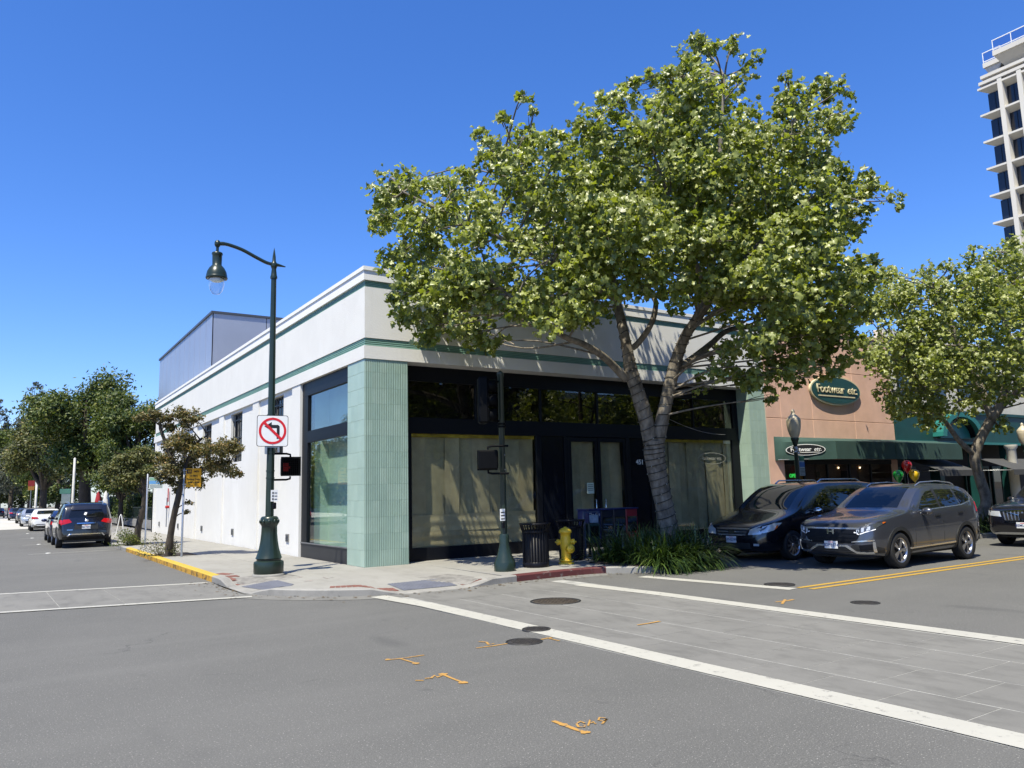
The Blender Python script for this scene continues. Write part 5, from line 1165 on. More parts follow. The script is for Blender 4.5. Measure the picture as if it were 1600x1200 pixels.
# ---- leaning small street trees on the side pavement
def small_tree(label,base,trunk,specs,dd,leafn,mt,size):
    t=thing('street_tree',label,'tree',(0,0,0)); F=lambda px,py,o=0.: at_depth(px,py,dd+o); P=[([F(*q) for q in pts],rad) for pts,rad in trunk]
    limbs(P,BARK2,t,'trunk',10,.08); c=[(F(px,py,o+(.45 if 272<px<330 and 715<py<770 else 0)),r/F_PX*dd) for px,py,r,o in specs]; twigs(c,P,BARK2,t,.022,5)
    Cn,On=scatter(c,leafn,16,.42,.7); n=unit(rng.normal(size=Cn.shape)*.8+On*.3+np.array([-.1,-.1,.5])); leaves('crown',Cn,n,rng.uniform(size*.7,size*1.3,len(Cn)),mt,t,shape=QUADL,tint=rng.beta(1.8,1.8,len(Cn))); return t,c
q=on_z(263,869,.13); dd=depth_of(q)
small_tree('leaning small street tree with browning tiered foliage beside the yellow sign',q,
 [([(263,872),(266,840),(272,805),(279,775),(284,745)],[.115,.10,.09,.08,.07]),([(284,750),(270,720),(258,690),(250,665),(256,650)],[.07,.06,.05,.04,.02]),([(284,748,.1),(295,715,.4),(310,690,.3),(325,680,.2)],[.06,.05,.04,.02]),([(284,752,.1),(310,735,.5),(340,725,.4),(360,722,.2)],[.055,.045,.035,.018])],
 [(222,652,10,-.1),(240,648,13,0),(262,652,14,.1),(283,648,16,.2),(300,652,15,0),(262,668,12,.2),(293,664,10,.1),(285,690,22,-.2),(272,700,16,.3),(300,692,18,.2),(315,705,16,0),(338,700,20,-.3),(355,697,18,.2),(372,702,10,0),(335,722,18,.1),(355,735,14,-.1),(370,742,9,.1),(320,735,18,.3),(290,725,22,.3),(270,735,18,-.2),(255,720,14,0),(265,752,13,.1),(290,752,16,-.2),(310,755,12,.2),(252,745,10,.2),(277,765,9,0),(295,785,6,0),(292,800,5,.1)],dd,6600,BRONZE,.09)
q=on_z(213,851,.13); dd2=depth_of(q)
small_tree('second leaning street tree on the side pavement behind the blue barred sign',q,
 [([(213,851),(216,825),(222,800),(226,775),(222,745)],[.14,.12,.10,.09,.08]),([(226,775),(205,745),(190,725)],[.06,.05,.03]),([(224,755),(240,735),(246,715)],[.06,.05,.03])],
 [(180,735,18,0),(200,722,20,.3),(222,712,16,0),(238,715,12,.3),(190,752,16,-.3),(212,745,20,.2),(232,738,14,-.2),(240,752,8,0),(172,752,10,.2),(205,765,10,0)],dd2,6000,OLIVE,.115)
# scrubby rose bushes at their feet
def bush(label,c,r,n,flat=.9,mt=None):
    t=thing('bush',label,'bush',(c[0],c[1],c[2])); mb=MB(); L=[]
    for k in range(14):
        e=unit(rng.normal(size=3)*np.array([1,1,.4])+np.array([0,0,.9]))*r*rng.uniform(.6,1.15); mb.tube([(0,0,0),e*.5+rng.normal(size=3)*.03,e],[.008,.006,.003],4)
        L.append(e[None]*rng.uniform(.35,1.05,(n//14,1))+rng.normal(size=(n//14,3))*r*.12)
    mb.build('stems',BARK2,t); L=np.concatenate(L); L[:,2]=np.maximum(L[:,2],.02); leaves('foliage',L,unit(rng.normal(size=L.shape)+np.array([0,0,.6])),rng.uniform(.04,.085,len(L)),mt or DKLEAF,t,shape=QUADL,tint=rng.beta(2,1.4,len(L)))
bush('sparse rose bush at the foot of the leaning tree',on_z(248,868,.14),.62,420,mt=OLIVE); bush('small leafy bush right of the leaning tree trunk',on_z(272,868,.14),.42,260,mt=OLIVE); bush('rounded green bush at the foot of the second tree',on_z(200,852,.14),.62,1400)
# ---- background trees down the side street (distance from where each stands)
def bg_tree(label,x,y,h,rx,rz,n,mt,size,cz=None,trunk_r=.35,sub=26,pine=False,lean=0,name='shade_tree'):
    t=thing(name,label,'tree',(x,y,0.1)); cz=cz or h-rz
    P=[([(0,0,-.2),(lean*.3,0,h*.2),(lean*.7,.2,h*.45),(lean,.1,h*.8)],[trunk_r,trunk_r*.8,trunk_r*.6,trunk_r*.15])]
    cl=[]
    if pine:
        for k in range(34):
            f=k/33; z=h*(.25+.74*f); rr=rx*(1-f)**.8+.3; a=rng.uniform(0,2*PI); cl.append(((rr*.75*math.cos(a),rr*.75*math.sin(a),z),max(.45,rr*.42)))
    else:
        for k in range(sub):
            u=unit(rng.normal(size=3)); u*=rng.uniform(.45,.86); cl.append((np.array([u[0]*rx+lean,u[1]*rx*.9,cz+u[2]*rz]),rng.uniform(.24,.40)*min(rx,rz)))
        for k in range(5):
            a=rng.uniform(0,2*PI); P.append(([(lean*.4,0,h*.28),(math.cos(a)*rx*.25+lean*.6,math.sin(a)*rx*.25,h*.42),(math.cos(a)*rx*.5+lean,math.sin(a)*rx*.5,h*.62)],[trunk_r*.55,trunk_r*.4,trunk_r*.12]))
    limbs(P,BARK2,t,'trunk',8); twigs(cl,P,BARK2,t,.05,1)
    Cn,On=scatter(cl,n,14,.46,.8); nn=unit(rng.normal(size=Cn.shape)*.7+On*.5+np.array([-.1,-.1,.5])); leaves('crown',Cn,nn,rng.uniform(size*.7,size*1.35,len(Cn)),mt,t,shape=QUADL,tint=rng.beta(1.7,2.0,len(Cn))); return len(Cn)
tot=0
X=lambda px,y: float(on_y(px,700,y)[0])
tot+=bg_tree('broad dark evergreen tree with a yellowish top beside the parked cars',X(138,56),56,12.6,4.3,4.8,520,DKLEAF,.30,trunk_r=.55,lean=-.3)
tot+=bg_tree('dense dark evergreen tree directly behind the white building',X(212,52)+.2,52,11.6,3.6,4.6,560,DKLEAF,.28,trunk_r=.45)
tot+=bg_tree('olive green spreading tree left of the dark evergreen',X(72,74),74,11.0,4.4,3.6,480,OLIVE,.32,trunk_r=.4)
tot+=bg_tree('small rounded tree over the garden hedge',X(168,44)+1.0,44,6.2,2.6,2.0,620,DKLEAF,.2,trunk_r=.2)
tot+=bg_tree('tall grey conifer showing above the side street trees',X(52,112),112,19.0,5.0,8.0,150,PINEL,.42,pine=True,name='conifer_tree')
tot+=bg_tree('dark tree far down the side street',X(22,118),118,13.5,6.0,5.2,240,DKLEAF,.42)
tot+=bg_tree('dark conifer cut by the left edge',X(-6,140),140,19.5,4.5,8.0,130,PINEL,.45,pine=True,name='conifer_tree')
tot+=bg_tree('green tree behind the far parked cars',X(95,98),98,9.5,5.5,4.0,240,DKLEAF,.38)
tot+=bg_tree('low bushy tree at the far left of the street',X(4,150),150,11,8,5.0,150,OLIVE,.5)
tot+=bg_tree('low green tree filling the end of the side street',X(40,170),170,13,9,6,110,DKLEAF,.6)
tot+=bg_tree('leafy tree behind the patio umbrellas',X(190,66)+1,66,8.0,4.5,3.6,300,DKLEAF,.3)
# trees on the opposite pavements, which the shop glass reflects
for (x,y,h,lab) in ((12.5,-18.2,11,'nearest sycamore across the main street'),(21,-17.5,10.5,'second sycamore across the main street'),(30,-15.6,11,'third sycamore across the main street'),(42,-15.8,10.5,'fourth sycamore across the main street'),(-13.5,33,7.5,'sycamore across the side street'),(-14,47,8,'farther sycamore across the side street')):
    tot+=bg_tree(lab+', seen in the glass',x,y,h,4.8,3.9,150,SYC,.34,trunk_r=.3,sub=22)
print('bg leaves',tot)
# clipped hedge beyond the building
hg=thing('hedge','dark clipped hedge behind the low garden wall','hedge',(1.2,43,.13)); N=9000
pp=np.stack([rng.uniform(-.3,6,N),rng.uniform(0,24,N),rng.uniform(.3,2.1,N)],1); f=rng.integers(0,3,N); pp[f==0,0]=-.3+rng.normal(size=(f==0).sum())*.08; pp[f==1,1]=rng.normal(size=(f==1).sum())*.08; pp[f==2,2]=2.0+rng.normal(size=(f==2).sum())*.1
leaves('foliage',pp,unit(rng.normal(size=pp.shape)+np.array([-.5,-.5,.4])),rng.uniform(.12,.24,N),DKLEAF,hg,shape=QUADL,tint=rng.beta(1.3,3,N)); MB().box(-.15,5.9,.15,23.8,0,1.95).build('core',mat('hedge core',(.010,.016,.008),rough=1,var=.3),hg)
# ================================================================== vehicles
def pchip(pts):
    x=np.array([p[0] for p in pts],float); y=np.array([p[1] for p in pts],float); h=np.diff(x); d=np.diff(y)/h; mm=np.zeros(len(x)); mm[0]=d[0]; mm[-1]=d[-1]
    for i in range(1,len(x)-1): mm[i]=0 if d[i-1]*d[i]<=0 else 2*d[i-1]*d[i]/(d[i-1]+d[i])
    def f(t):
        t=min(max(t,x[0]),x[-1]); i=min(int(np.searchsorted(x,t,side='right'))-1,len(x)-2); s=(t-x[i])/h[i]
        return float((1+2*s)*(1-s)**2*y[i]+s*(1-s)**2*h[i]*mm[i]+s*s*(3-2*s)*y[i+1]+s*s*(s-1)*h[i]*mm[i+1])
    return f
TRIM=mat('black car plastic',(.016,.017,.018),rough=.55,var=.1,vs=10); LENS=mat('headlamp lens',(.55,.58,.60),rough=.06,var=.0,spec=.7,metal=.3); LENSD=mat('headlamp dark',(.05,.055,.06),rough=.08,var=0,spec=.7); TAIL=mat('tail lamp red',(.42,.008,.012),rough=.08,var=0,spec=.7); AMBER=mat('amber lens',(.55,.12,.01),rough=.1,var=0); PLATE=mat('licence plate',(.68,.69,.70),rough=.4,var=.03,vs=20); PLTXT=mat('plate blue',(.03,.05,.16),rough=.5,var=0)
ALLOY=mat('alloy wheel',(.42,.42,.44),rough=.28,metal=.9,var=0); DALLOY=mat('dark alloy',(.05,.05,.055),rough=.3,metal=.6,var=0); SATIN=mat('satin silver trim',(.62,.63,.65),rough=.25,metal=.9,var=0)
def wheel_meshes(R,w,spokes,style):
    rim=R*.70; ty=MB().lathe([(rim*.98,-w*.42),(R*.93,-w*.5),(R*.985,-w*.42),(R,-w*.3),(R,w*.3),(R*.985,w*.42),(R*.93,w*.5),(rim*.98,w*.42),(rim*.95,w*.1),(rim*.95,-w*.1),(rim*.98,-w*.42)],36,axis='y').mesh('wheel',RUBBER)
    mb=MB(); mb.lathe([(rim*.99,-w*.44),(rim*.90,-w*.40),(rim*.88,-w*.1),(rim*.88,w*.2)],36,axis='y',cap=False)
    dk=MB().lathe([(rim*.88,.01),(.0,.012)],28,axis='y',cap=False).mesh('brake_shade',DALLOY)
    for k in range(spokes):
        a=2*PI*k/spokes
        offs=(-.11,.11) if style=='twin' else (0,)
        for of in offs:
            b=a+of; c0=np.array([math.cos(a+of*.4),math.sin(a+of*.4)])*rim*.16; c1=np.array([math.cos(b),math.sin(b)])*rim*.93; t=np.array([-(c1-c0)[1],(c1-c0)[0]]); t/=np.linalg.norm(t); w0=rim*(.085 if style=='twin' else .10); w1=rim*(.055 if style=='twin' else .085)
            q=[c0+t*w0,c0-t*w0,c1-t*w1,c1+t*w1]; mb.slab([(p[0],-w*.36 if i<2 else -w*.40,p[1]) for i,p in enumerate(q)],(0,.03,0))
    mb.lathe([(rim*.20,-w*.30),(rim*.20,-w*.38),(rim*.14,-w*.41),(0,-w*.41)],16,axis='y')
    return ty, mb.mesh('rim',ALLOY), dk
def car(name,label,cat,loc,rotz,S,paintm,group=None):
    t=thing(name,label,cat,loc,rotz,group); L=S['L']; top=pchip(S['top']); bot=pchip(S['bot']); belt=pchip(S['belt']); plan=pchip(S['plan']); k=S.get('tumble',.30)
    xs=sorted(set([0,.015,.04,.08,.13,.2]+list(np.linspace(.28,L-.25,54))+[L-.18,L-.12,L-.07,L-.03,L])); rows=[]
    for x in xs:
        w=plan(x); zb=bot(x); zt=top(x); zs=min(belt(x),zt-.02); h=zt-zs; g=max(0.,h-.12); wr=.97*w-k*g-.06*min(h,.12)/.12*.5; rnd=min(.07,h*.55)
        m_=zb+(zs-zb)*.5
        rows.append([(0,zb),(.72*w,zb),(.92*w,zb+.05),(.98*w,zb+.16*(zs-zb)+.03),(1.0*w,m_),(1.0*w,zb+(zs-zb)*.72),(.988*w,zb+(zs-zb)*.90),(.97*w,zs),(.97*w-(.97*w-wr)*.35+.004,zs+h*.33),(.97*w-(.97*w-wr)*.72+.004,zs+h*.68),(wr,zt-rnd),(wr-rnd*.30,zt-rnd*.35),(wr-rnd*.95,zt-rnd*.05),(wr*.55,zt+.012),(0,zt+.018)])
    n=len(rows[0]); vs=[]; 
    for x,r in zip(xs,rows):
        vs+=[(x,-y,z) for y,z in r]+[(x,y,z) for y,z in r[::-1][1:-1]]
    N=2*n-2; fs=[(i*N+a,(i+1)*N+a,(i+1)*N+(a+1)%N,i*N+(a+1)%N) for i in range(len(xs)-1) for a in range(N)]+[tuple(range(N)),tuple(range((len(xs)-1)*N+N-1,(len(xs)-1)*N-1,-1))]
    mb=MB().add(vs,fs,True); me=mb.mesh('body',paintm)
    bm=bmesh.new(); bm.from_mesh(me); bvh=BVHTree.FromBMesh(bm); bm.free()
    body=link('body',me,t); Wm=max(p[1] for p in S['plan']); R=S['R']
    # wheel arches cut out of the body
    cut=MB()
    for wx in S['wheels']:
        for s in (-1,1): cut.lathe([(R+.055,-.16),(R+.055,.16)],28,(wx,s*(Wm-.10),R*.98),axis='y')
    co=cut.build('cutter',TRIM); co.parent=t; body.data.materials.append(TRIM)
    md=body.modifiers.new('arch','BOOLEAN'); md.object=co; md.operation='DIFFERENCE'; md.solver='EXACT'
    bpy.context.view_layer.update(); dg=bpy.context.evaluated_depsgraph_get(); nm=bpy.data.meshes.new_from_object(body.evaluated_get(dg)); body.modifiers.clear(); body.data=nm; bpy.data.objects.remove(co)
    nm.name='body'; nm.polygons.foreach_set('use_smooth',[True]*len(nm.polygons)); nm.set_sharp_from_angle(angle=math.radians(38))
    def hit(view,u,v):
        if view=='L': o,d=Vector((u,-3,v)),Vector((0,1,0))
        elif view=='R': o,d=Vector((u,3,v)),Vector((0,-1,0))
        elif view=='F': o,d=Vector((-2,u,v)),Vector((1,0,0))
        elif view=='B': o,d=Vector((L+2,u,v)),Vector((-1,0,0))
        else: o,d=Vector((u,v,4)),Vector((0,0,-1))
        p,nn,_,_=bvh.ray_cast(o,d)
        return (p,nn if nn.dot(d)<0 else -nn) if p is not None else (None,None)
    def decal(nm_,view,poly,mt,eps=.004,thick=.012,res=.09,par=None,lab=None):
        P=[np.array(p,float) for p in poly]; B_=[]
        for a,b in zip(P,P[1:]+P[:1]):
            q=max(1,int(np.linalg.norm(b-a)/res)); B_+=[a+(b-a)*i/q for i in range(q)]
        lo=np.min(B_,0); hi=np.max(B_,0); pts=[Vector((float(b[0]),float(b[1]))) for b in B_]; nb=len(pts); BA=np.array(B_)
        for u in np.arange(lo[0]+res*.5,hi[0],res):
            for v in np.arange(lo[1]+res*.5,hi[1],res):
                if np.min(np.sum((BA-[u,v])**2,1))>(res*.35)**2: pts.append(Vector((float(u),float(v))))
        v2,e2,f2,*_=delaunay_2d_cdt(pts,[(i,(i+1)%nb) for i in range(nb)],[],1,1e-6)
        o3=[];ok=[]
        for p in v2:
            h,nn=hit(view,p.x,p.y); ok.append(h is not None); o3.append((h+nn*eps)[:] if h is not None else (0,0,0))
        i3=[]
        for p in v2:
            h,nn=hit(view,p.x,p.y); i3.append((h-nn*thick)[:] if h is not None else (0,0,0))
        F_=[tuple(f) for f in f2 if all(ok[i] for i in f)]; K=len(o3)
        ec={}
        for f in F_:
            for a,b in zip(f,f[1:]+f[:1]): ec[tuple(sorted((a,b)))]=ec.get(tuple(sorted((a,b))),0)+1
        bd=[e for e,c in ec.items() if c==1]; m2=MB().add(o3+i3,F_+[(a,b,b+K,a+K) for a,b in bd],True)
        if not F_: return None
        used=sorted({i for f in m2.f for i in f}); mp={o:i for i,o in enumerate(used)}; m2.v=[m2.v[i] for i in used]; m2.f=[tuple(mp[i] for i in f) for f in m2.f]
        return m2.build(nm_,mt,par or t,label=lab,sharp=50)
    both=lambda nm_,poly,mt,**kw:[decal(nm_,v,poly,mt,**kw) for v in ('L','R')]
    mir=lambda poly:[(-y,z) for y,z in poly][::-1]
    S['detail'](t,decal,both,mir,hit,body)
    # wheels
    ty,ri,dk=wheel_meshes(R,.225,S.get('spokes',5),S.get('style','single'))
    for wx in S['wheels']:
        for s in (-1,1):
            o=link('wheel',ty,t,loc=(wx,s*(Wm-.115),R)); o.rotation_euler=(0,0,0 if s<0 else PI)
            link('rim',ri,o); link('brake_shade',dk,o)
    # dark underbody
    MB().box(.35,L-.35,-Wm*.72,Wm*.72,S['clear'],S['clear']+.18).build('underbody',TRIM,t)
    # mirrors
    if 'mirror' in S:
        x,z=S['mirror']
        for s in (-1,1):
            m3=MB(); m3.sphere((x,s*(Wm+.09),z),(.075,.12,.075),12,8); m3.tube([(x,s*(Wm-.10),z-.07),(x,s*(Wm+.04),z-.03)],.03,6); m3.build('mirror',S.get('mirror_mat',paintm),t)
    return t
def plate_text(t,loc,rot,txt,w=.30,h=.15):
    p=MB().bbox(-w/2,w/2,-.005,.005,-h/2,h/2,.004).build('licence_plate',PLATE,t,loc=loc,rot=rot); text(txt,.085,PLTXT,p,(0,-.0065,-.006),(PI/2,0,0),bold=.02,depth=.0008,space=1.05); MB().box(-.06,.06,-.0068,-.0055,.048,.060).build('plate_heading',SIGN_RED,p); return p
FRONT=(0,0,-PI/2); BACK=(0,0,PI/2)
def seams(decal,xs,z0,z1,mt=TRIM):
    for x in xs:
        for v in ('L','R'): decal('door_seam',v,[(x-.004,z0),(x+.004,z0),(x+.004,z1),(x-.004,z1)],mt,eps=.0015,res=.2)
def arch_trim(both,S,r0,r1,mt=TRIM):
    R=S['R']
    for wx in S['wheels']:
        A=[math.radians(a) for a in range(-8,189,14)]; poly=[(wx+r1*math.cos(a),R*.98+r1*math.sin(a)) for a in A]+[(wx+r0*math.cos(a),R*.98+r0*math.sin(a)) for a in A[::-1]]
        poly=[(x,max(z,S['clear']+.06)) for x,z in poly]; both('arch_trim',poly,mt,eps=.012,res=.08)
# ---- grey crossover in the traffic lane
def d_cross(t,decal,both,mir,hit,body):
    decal('windscreen','T',[(1.47,-.60),(1.47,.60),(2.20,.50),(2.20,-.50)],CARGLASS,eps=.004,res=.12)
    both('front_window',[(1.78,1.12),(2.62,1.16),(2.58,1.52),(2.36,1.50),(2.12,1.39)],CARGLASS); both('rear_window',[(2.70,1.165),(3.45,1.20),(3.36,1.53),(2.70,1.535)],CARGLASS); both('quarter_window',[(3.52,1.205),(3.95,1.27),(4.02,1.34),(3.80,1.47),(3.44,1.53)],CARGLASS)
    both('window_trim',[(1.74,1.09),(2.66,1.135),(3.5,1.172),(3.98,1.245),(4.06,1.335),(4.04,1.345),(3.96,1.262),(3.5,1.192),(2.66,1.153),(1.78,1.108)],SATIN,eps=.006)
    both('door_pillar',[(2.625,1.14),(2.695,1.143),(2.695,1.55),(2.59,1.545)],TRIM,eps=.005)
    decal('grille','F',[(-.50,.52),(.50,.52),(.62,.70),(.58,.80),(-.58,.80),(-.62,.70)],BLACK,eps=.012); decal('grille_bar','F',[(-.60,.795),(.60,.795),(.62,.825),(-.62,.825)],SATIN,eps=.018)
    for k in range(3): decal('grille_slat','F',[(-.50-.03*k,.56+.075*k),(.50+.03*k,.56+.075*k),(.50+.03*k,.575+.075*k),(-.50-.03*k,.575+.075*k)],BLACK,eps=.02)
    for q in ([(.50,.74),(.60,.70),(.84,.80),(.86,.90),(.70,.875),(.52,.82)],):
        for pq in (q,mir(q)):
            decal('headlight','F',pq,LENSD,eps=.008); s=1 if pq is q else -1
            for (a,b,c,d) in ((.55,.60,.72,.80),(.64,.69,.745,.835),(.73,.78,.775,.86)): decal('lamp_element','F',[(s*x,z) for x,z in ((a,c),(b,c+.01),(b,d),(a,d-.012))][::s],LENS,eps=.013)
            decal('lamp_strip','F',[(s*x,z) for x,z in ((.50,.735),(.60,.69),(.84,.79),(.84,.805),(.60,.71),(.51,.75))][::s],mat('daytime lamp',(.85,.86,.9),rough=.2,var=0),eps=.015)
    both('headlight_side',[(.10,.80),(.22,.82),(.52,.93),(.34,.925),(.12,.89)],LENSD,eps=.008); both('side_marker',[(.42,.90),(.52,.93),(.46,.935),(.40,.92)],AMBER,eps=.012)
    decal('lower_bumper','F',[(-.80,.34),(.80,.34),(.84,.50),(.45,.50),(.40,.44),(-.40,.44),(-.45,.50),(-.84,.50)],TRIM,eps=.01)
    for s in (1,-1):
        decal('bumper_chrome','F',[(s*x,z) for x,z in ((.0,.455),(.30,.455),(.52,.335),(.80,.335),(.80,.37),(.54,.37),(.33,.49),(.0,.49))][::s],SATIN,eps=.022); decal('fog_surround','F',[(s*x,z) for x,z in ((.60,.40),(.82,.40),(.82,.52),(.60,.49))][::s],BLACK,eps=.016)
        decal('fog_chrome','F',[(s*x,z) for x,z in ((.80,.37),(.835,.37),(.835,.56),(.81,.56))][::s],SATIN,eps=.024); decal('fog_chrome','F',[(s*x,z) for x,z in ((.45,.545),(.83,.575),(.83,.60),(.45,.565))][::s],SATIN,eps=.02)
    both('bumper_side_dark',[(.06,.35),(.42,.33),(.40,.42),(.06,.50)],TRIM,eps=.008)
    # H emblem
    p,_n=hit('F',0,.755); e=MB(); 
    for s in (-1,1): e.slab([(p.x-.022,s*.075,.70),(p.x-.022,s*.045,.70),(p.x-.022,s*.035,.80),(p.x-.022,s*.080,.80)],(.012,0,0))
    e.slab([(p.x-.022,-.045,.74),(p.x-.022,.045,.74),(p.x-.022,.045,.765),(p.x-.022,-.045,.765)],(.012,0,0)); e.build('emblem',CHROME,t,loc=(-.018,0,0))
    p,_n=hit('F',0,.46); plate_text(t,(p.x-.035,0,.485),FRONT,'8DPB574')
    S=CROSS; arch_trim(both,S,S['R']+.05,S['R']+.125); both('sill_trim',[(1.22,.22),(3.10,.24),(3.10,.37),(1.22,.36)],TRIM,eps=.012); both('sill_chrome',[(1.24,.365),(3.10,.40),(3.10,.425),(1.24,.39)],SATIN,eps=.016)
    seams(decal,(1.52,2.66,3.60),.42,1.06); both('door_handle',[(2.36,.985),(2.56,.99),(2.56,1.02),(2.36,1.015)],TRIM,eps=.022); both('door_handle',[(3.30,1.015),(3.50,1.02),(3.50,1.05),(3.30,1.045)],TRIM,eps=.022)
    both('tail_light',[(4.22,1.02),(4.50,.98),(4.46,1.10),(4.30,1.28),(4.24,1.22)],TAIL,eps=.01); decal('rear_window_glass','B',[(-.55,1.18),(.55,1.18),(.50,1.46),(-.50,1.46)],CARGLASS)
    both('rear_bumper_dark',[(4.12,.36),(4.55,.44),(4.55,.56),(4.20,.50)],TRIM,eps=.01)
    for s in (-1,1): MB().tube([(2.3,s*.56,1.62),(2.5,s*.565,1.695),(3.2,s*.565,1.715),(3.8,s*.55,1.67),(3.95,s*.545,1.62)],.017,6).build('roof_rail',SATIN,t)
CROSS=dict(L=4.60,R=.355,wheels=(.93,3.59),clear=.21,spokes=5,style='twin',tumble=.36,mirror=(1.86,1.10),
 top=[(0,.62),(.015,.74),(.05,.83),(.12,.90),(.3,.965),(.9,1.05),(1.25,1.10),(1.42,1.15),(1.7,1.33),(2.0,1.51),(2.22,1.60),(2.6,1.655),(3.0,1.66),(3.6,1.625),(4.0,1.555),(4.15,1.48),(4.32,1.30),(4.46,1.10),(4.55,.92),(4.6,.70)],
 bot=[(0,.36),(.12,.28),(.5,.22),(4.1,.25),(4.45,.36),(4.6,.46)], belt=[(0,.56),(.1,.76),(.4,.88),(1.4,1.03),(2.6,1.10),(3.6,1.15),(4.2,1.17),(4.45,1.0),(4.6,.64)],
 plan=[(0,.60),(.03,.70),(.1,.80),(.25,.875),(.5,.915),(.95,.928),(2.3,.92),(3.6,.928),(4.1,.90),(4.4,.82),(4.55,.74),(4.6,.66)],detail=d_cross)
GREYP=paint('gunmetal grey paint',(.085,.09,.108),.7); GREYP.node_tree.nodes['Principled BSDF'].inputs['Roughness'].default_value=.34
fx=8.27-.93
car('grey_crossover','gunmetal grey crossover car waiting at the stop line','car',(fx,-6.74,0.002),math.radians(.6),CROSS,GREYP)
# ---- black minivan parked behind it
def d_van(t,decal,both,mir,hit,body):
    decal('windscreen','T',[(1.22,-.66),(1.22,.66),(2.12,.56),(2.12,-.56)],CARGLASS,res=.12)
    both('front_window',[(1.75,1.14),(2.55,1.17),(2.52,1.58),(2.38,1.57),(2.02,1.36)],CARGLASS); both('rear_window',[(2.66,1.175),(3.70,1.19),(3.70,1.58),(2.66,1.59)],CARGLASS); both('quarter_window',[(3.82,1.19),(4.80,1.22),(4.66,1.53),(3.82,1.57)],CARGLASS)
    decal('grille','F',[(-.40,.60),(.40,.60),(.46,.72),(-.46,.72)],TRIM,eps=.012); decal('grille_chrome','F',[(-.47,.715),(.47,.715),(.49,.745),(-.49,.745)],SATIN,eps=.018); decal('grille_chrome','F',[(-.40,.585),(.40,.585),(.41,.605),(-.41,.605)],SATIN,eps=.018); decal('grille_slat','F',[(-.42,.655),(.42,.655),(.43,.67),(-.43,.67)],SATIN,eps=.018)
    q=[(.47,.60),(.78,.62),(.88,.80),(.72,.80),(.52,.72)]
    for pq in (q,mir(q)): decal('headlight','F',pq,LENS,eps=.01)
    both('headlight_side',[(.10,.64),(.34,.70),(.62,.86),(.40,.86),(.14,.78)],LENS,eps=.01); both('side_marker',[(.36,.71),(.46,.76),(.50,.82),(.44,.80)],AMBER,eps=.014)
    decal('lower_intake','F',[(-.55,.30),(.55,.30),(.50,.42),(-.50,.42)],TRIM,eps=.01)
    for s in (1,-1): decal('fog_light','F',[(s*x,z) for x,z in ((.62,.36),(.74,.36),(.74,.41),(.62,.41))][::s],LENS,eps=.012)
    p,_n=hit('F',0,.66); MB().slab([(p.x-.025,.10*math.cos(a*PI/10),.665+.045*math.sin(a*PI/10)) for a in range(20)],(.012,0,0)).build('emblem',CHROME,t)
    p,_n=hit('F',0,.47); plate_text(t,(p.x-.03,0,.49),FRONT,'6PHS399')
    seams(decal,(1.55,2.60,3.76),.36,1.10); both('door_handle',[(2.36,.98),(2.54,.98),(2.54,1.01),(2.36,1.01)],CHROME,eps=.02); both('tail_light',[(4.96,.95),(5.08,.95),(5.02,1.35),(4.92,1.35)],TAIL,eps=.01)
    for s in (-1,1): MB().tube([(2.5,s*.62,1.75),(2.65,s*.62,1.83),(4.1,s*.62,1.83),(4.3,s*.615,1.75)],.02,6).build('roof_rail',SATIN,t)
VAN=dict(L=5.13,R=.335,wheels=(.98,4.0),clear=.18,spokes=10,style='single',tumble=.25,mirror=(1.80,1.10),mirror_mat=CHROME,
 top=[(0,.55),(.02,.66),(.08,.76),(.25,.84),(.7,.96),(1.05,1.06),(1.22,1.13),(1.6,1.40),(2.0,1.64),(2.25,1.72),(2.7,1.765),(3.8,1.765),(4.6,1.72),(4.85,1.62),(5.0,1.3),(5.09,.95),(5.13,.65)],
 bot=[(0,.30),(.15,.24),(.5,.20),(4.7,.24),(5.13,.42)], belt=[(0,.50),(.1,.66),(.5,.86),(1.2,1.02),(2.6,1.12),(4.6,1.15),(5.0,.95),(5.13,.60)],
 plan=[(0,.66),(.04,.76),(.15,.86),(.4,.94),(.9,.985),(3.9,.985),(4.7,.95),(5.05,.86),(5.13,.76)],detail=d_van)
BLKP=paint('black car paint',(.006,.006,.009),0)
car('minivan','black minivan parked between the planted bed and the grey crossover','van',(7.48,-4.02,.002),0,VAN,BLKP)
# ---- dark crossover at the right edge
def d_volvo(t,decal,both,mir,hit,body):
    d_generic(t,decal,both,mir,hit,body,SUVR,'front')
    decal('grille','F',[(-.42,.66),(.42,.66),(.50,.90),(-.50,.90)],TRIM,eps=.012)
    for k in range(11): y=-.40+.08*k; decal('grille_bar','F',[(y-.012,.675),(y+.012,.675),(y*1.1+.014,.885),(y*1.1-.014,.885)],SATIN,eps=.022)
    for a,b in (((-.42,.655),(.50,.91)),): decal('grille_surround','F',[(-.52,.89),(.52,.89),(.53,.915),(-.53,.915)],CHROME,eps=.02); decal('grille_surround','F',[(-.43,.64),(.43,.64),(.43,.66),(-.43,.66)],CHROME,eps=.02)
    decal('grille_slash','F',[(-.46,.655),(-.40,.655),(.44,.895),(.38,.895)],CHROME,eps=.03); p,_n=hit('F',0,.78); MB().lathe([(.075,0),(.075,.012),(.06,.016),(.0,.016)],20,axis='x').build('emblem',SIGN_BLACK,t,loc=(p.x-.045,0,.78))
    p,_n=hit('F',0,.52); plate_text(t,(p.x-.035,0,.55),FRONT,'8EML702'); decal('bumper_chrome','F',[(-.70,.33),(.70,.33),(.72,.37),(-.72,.37)],SATIN,eps=.02)
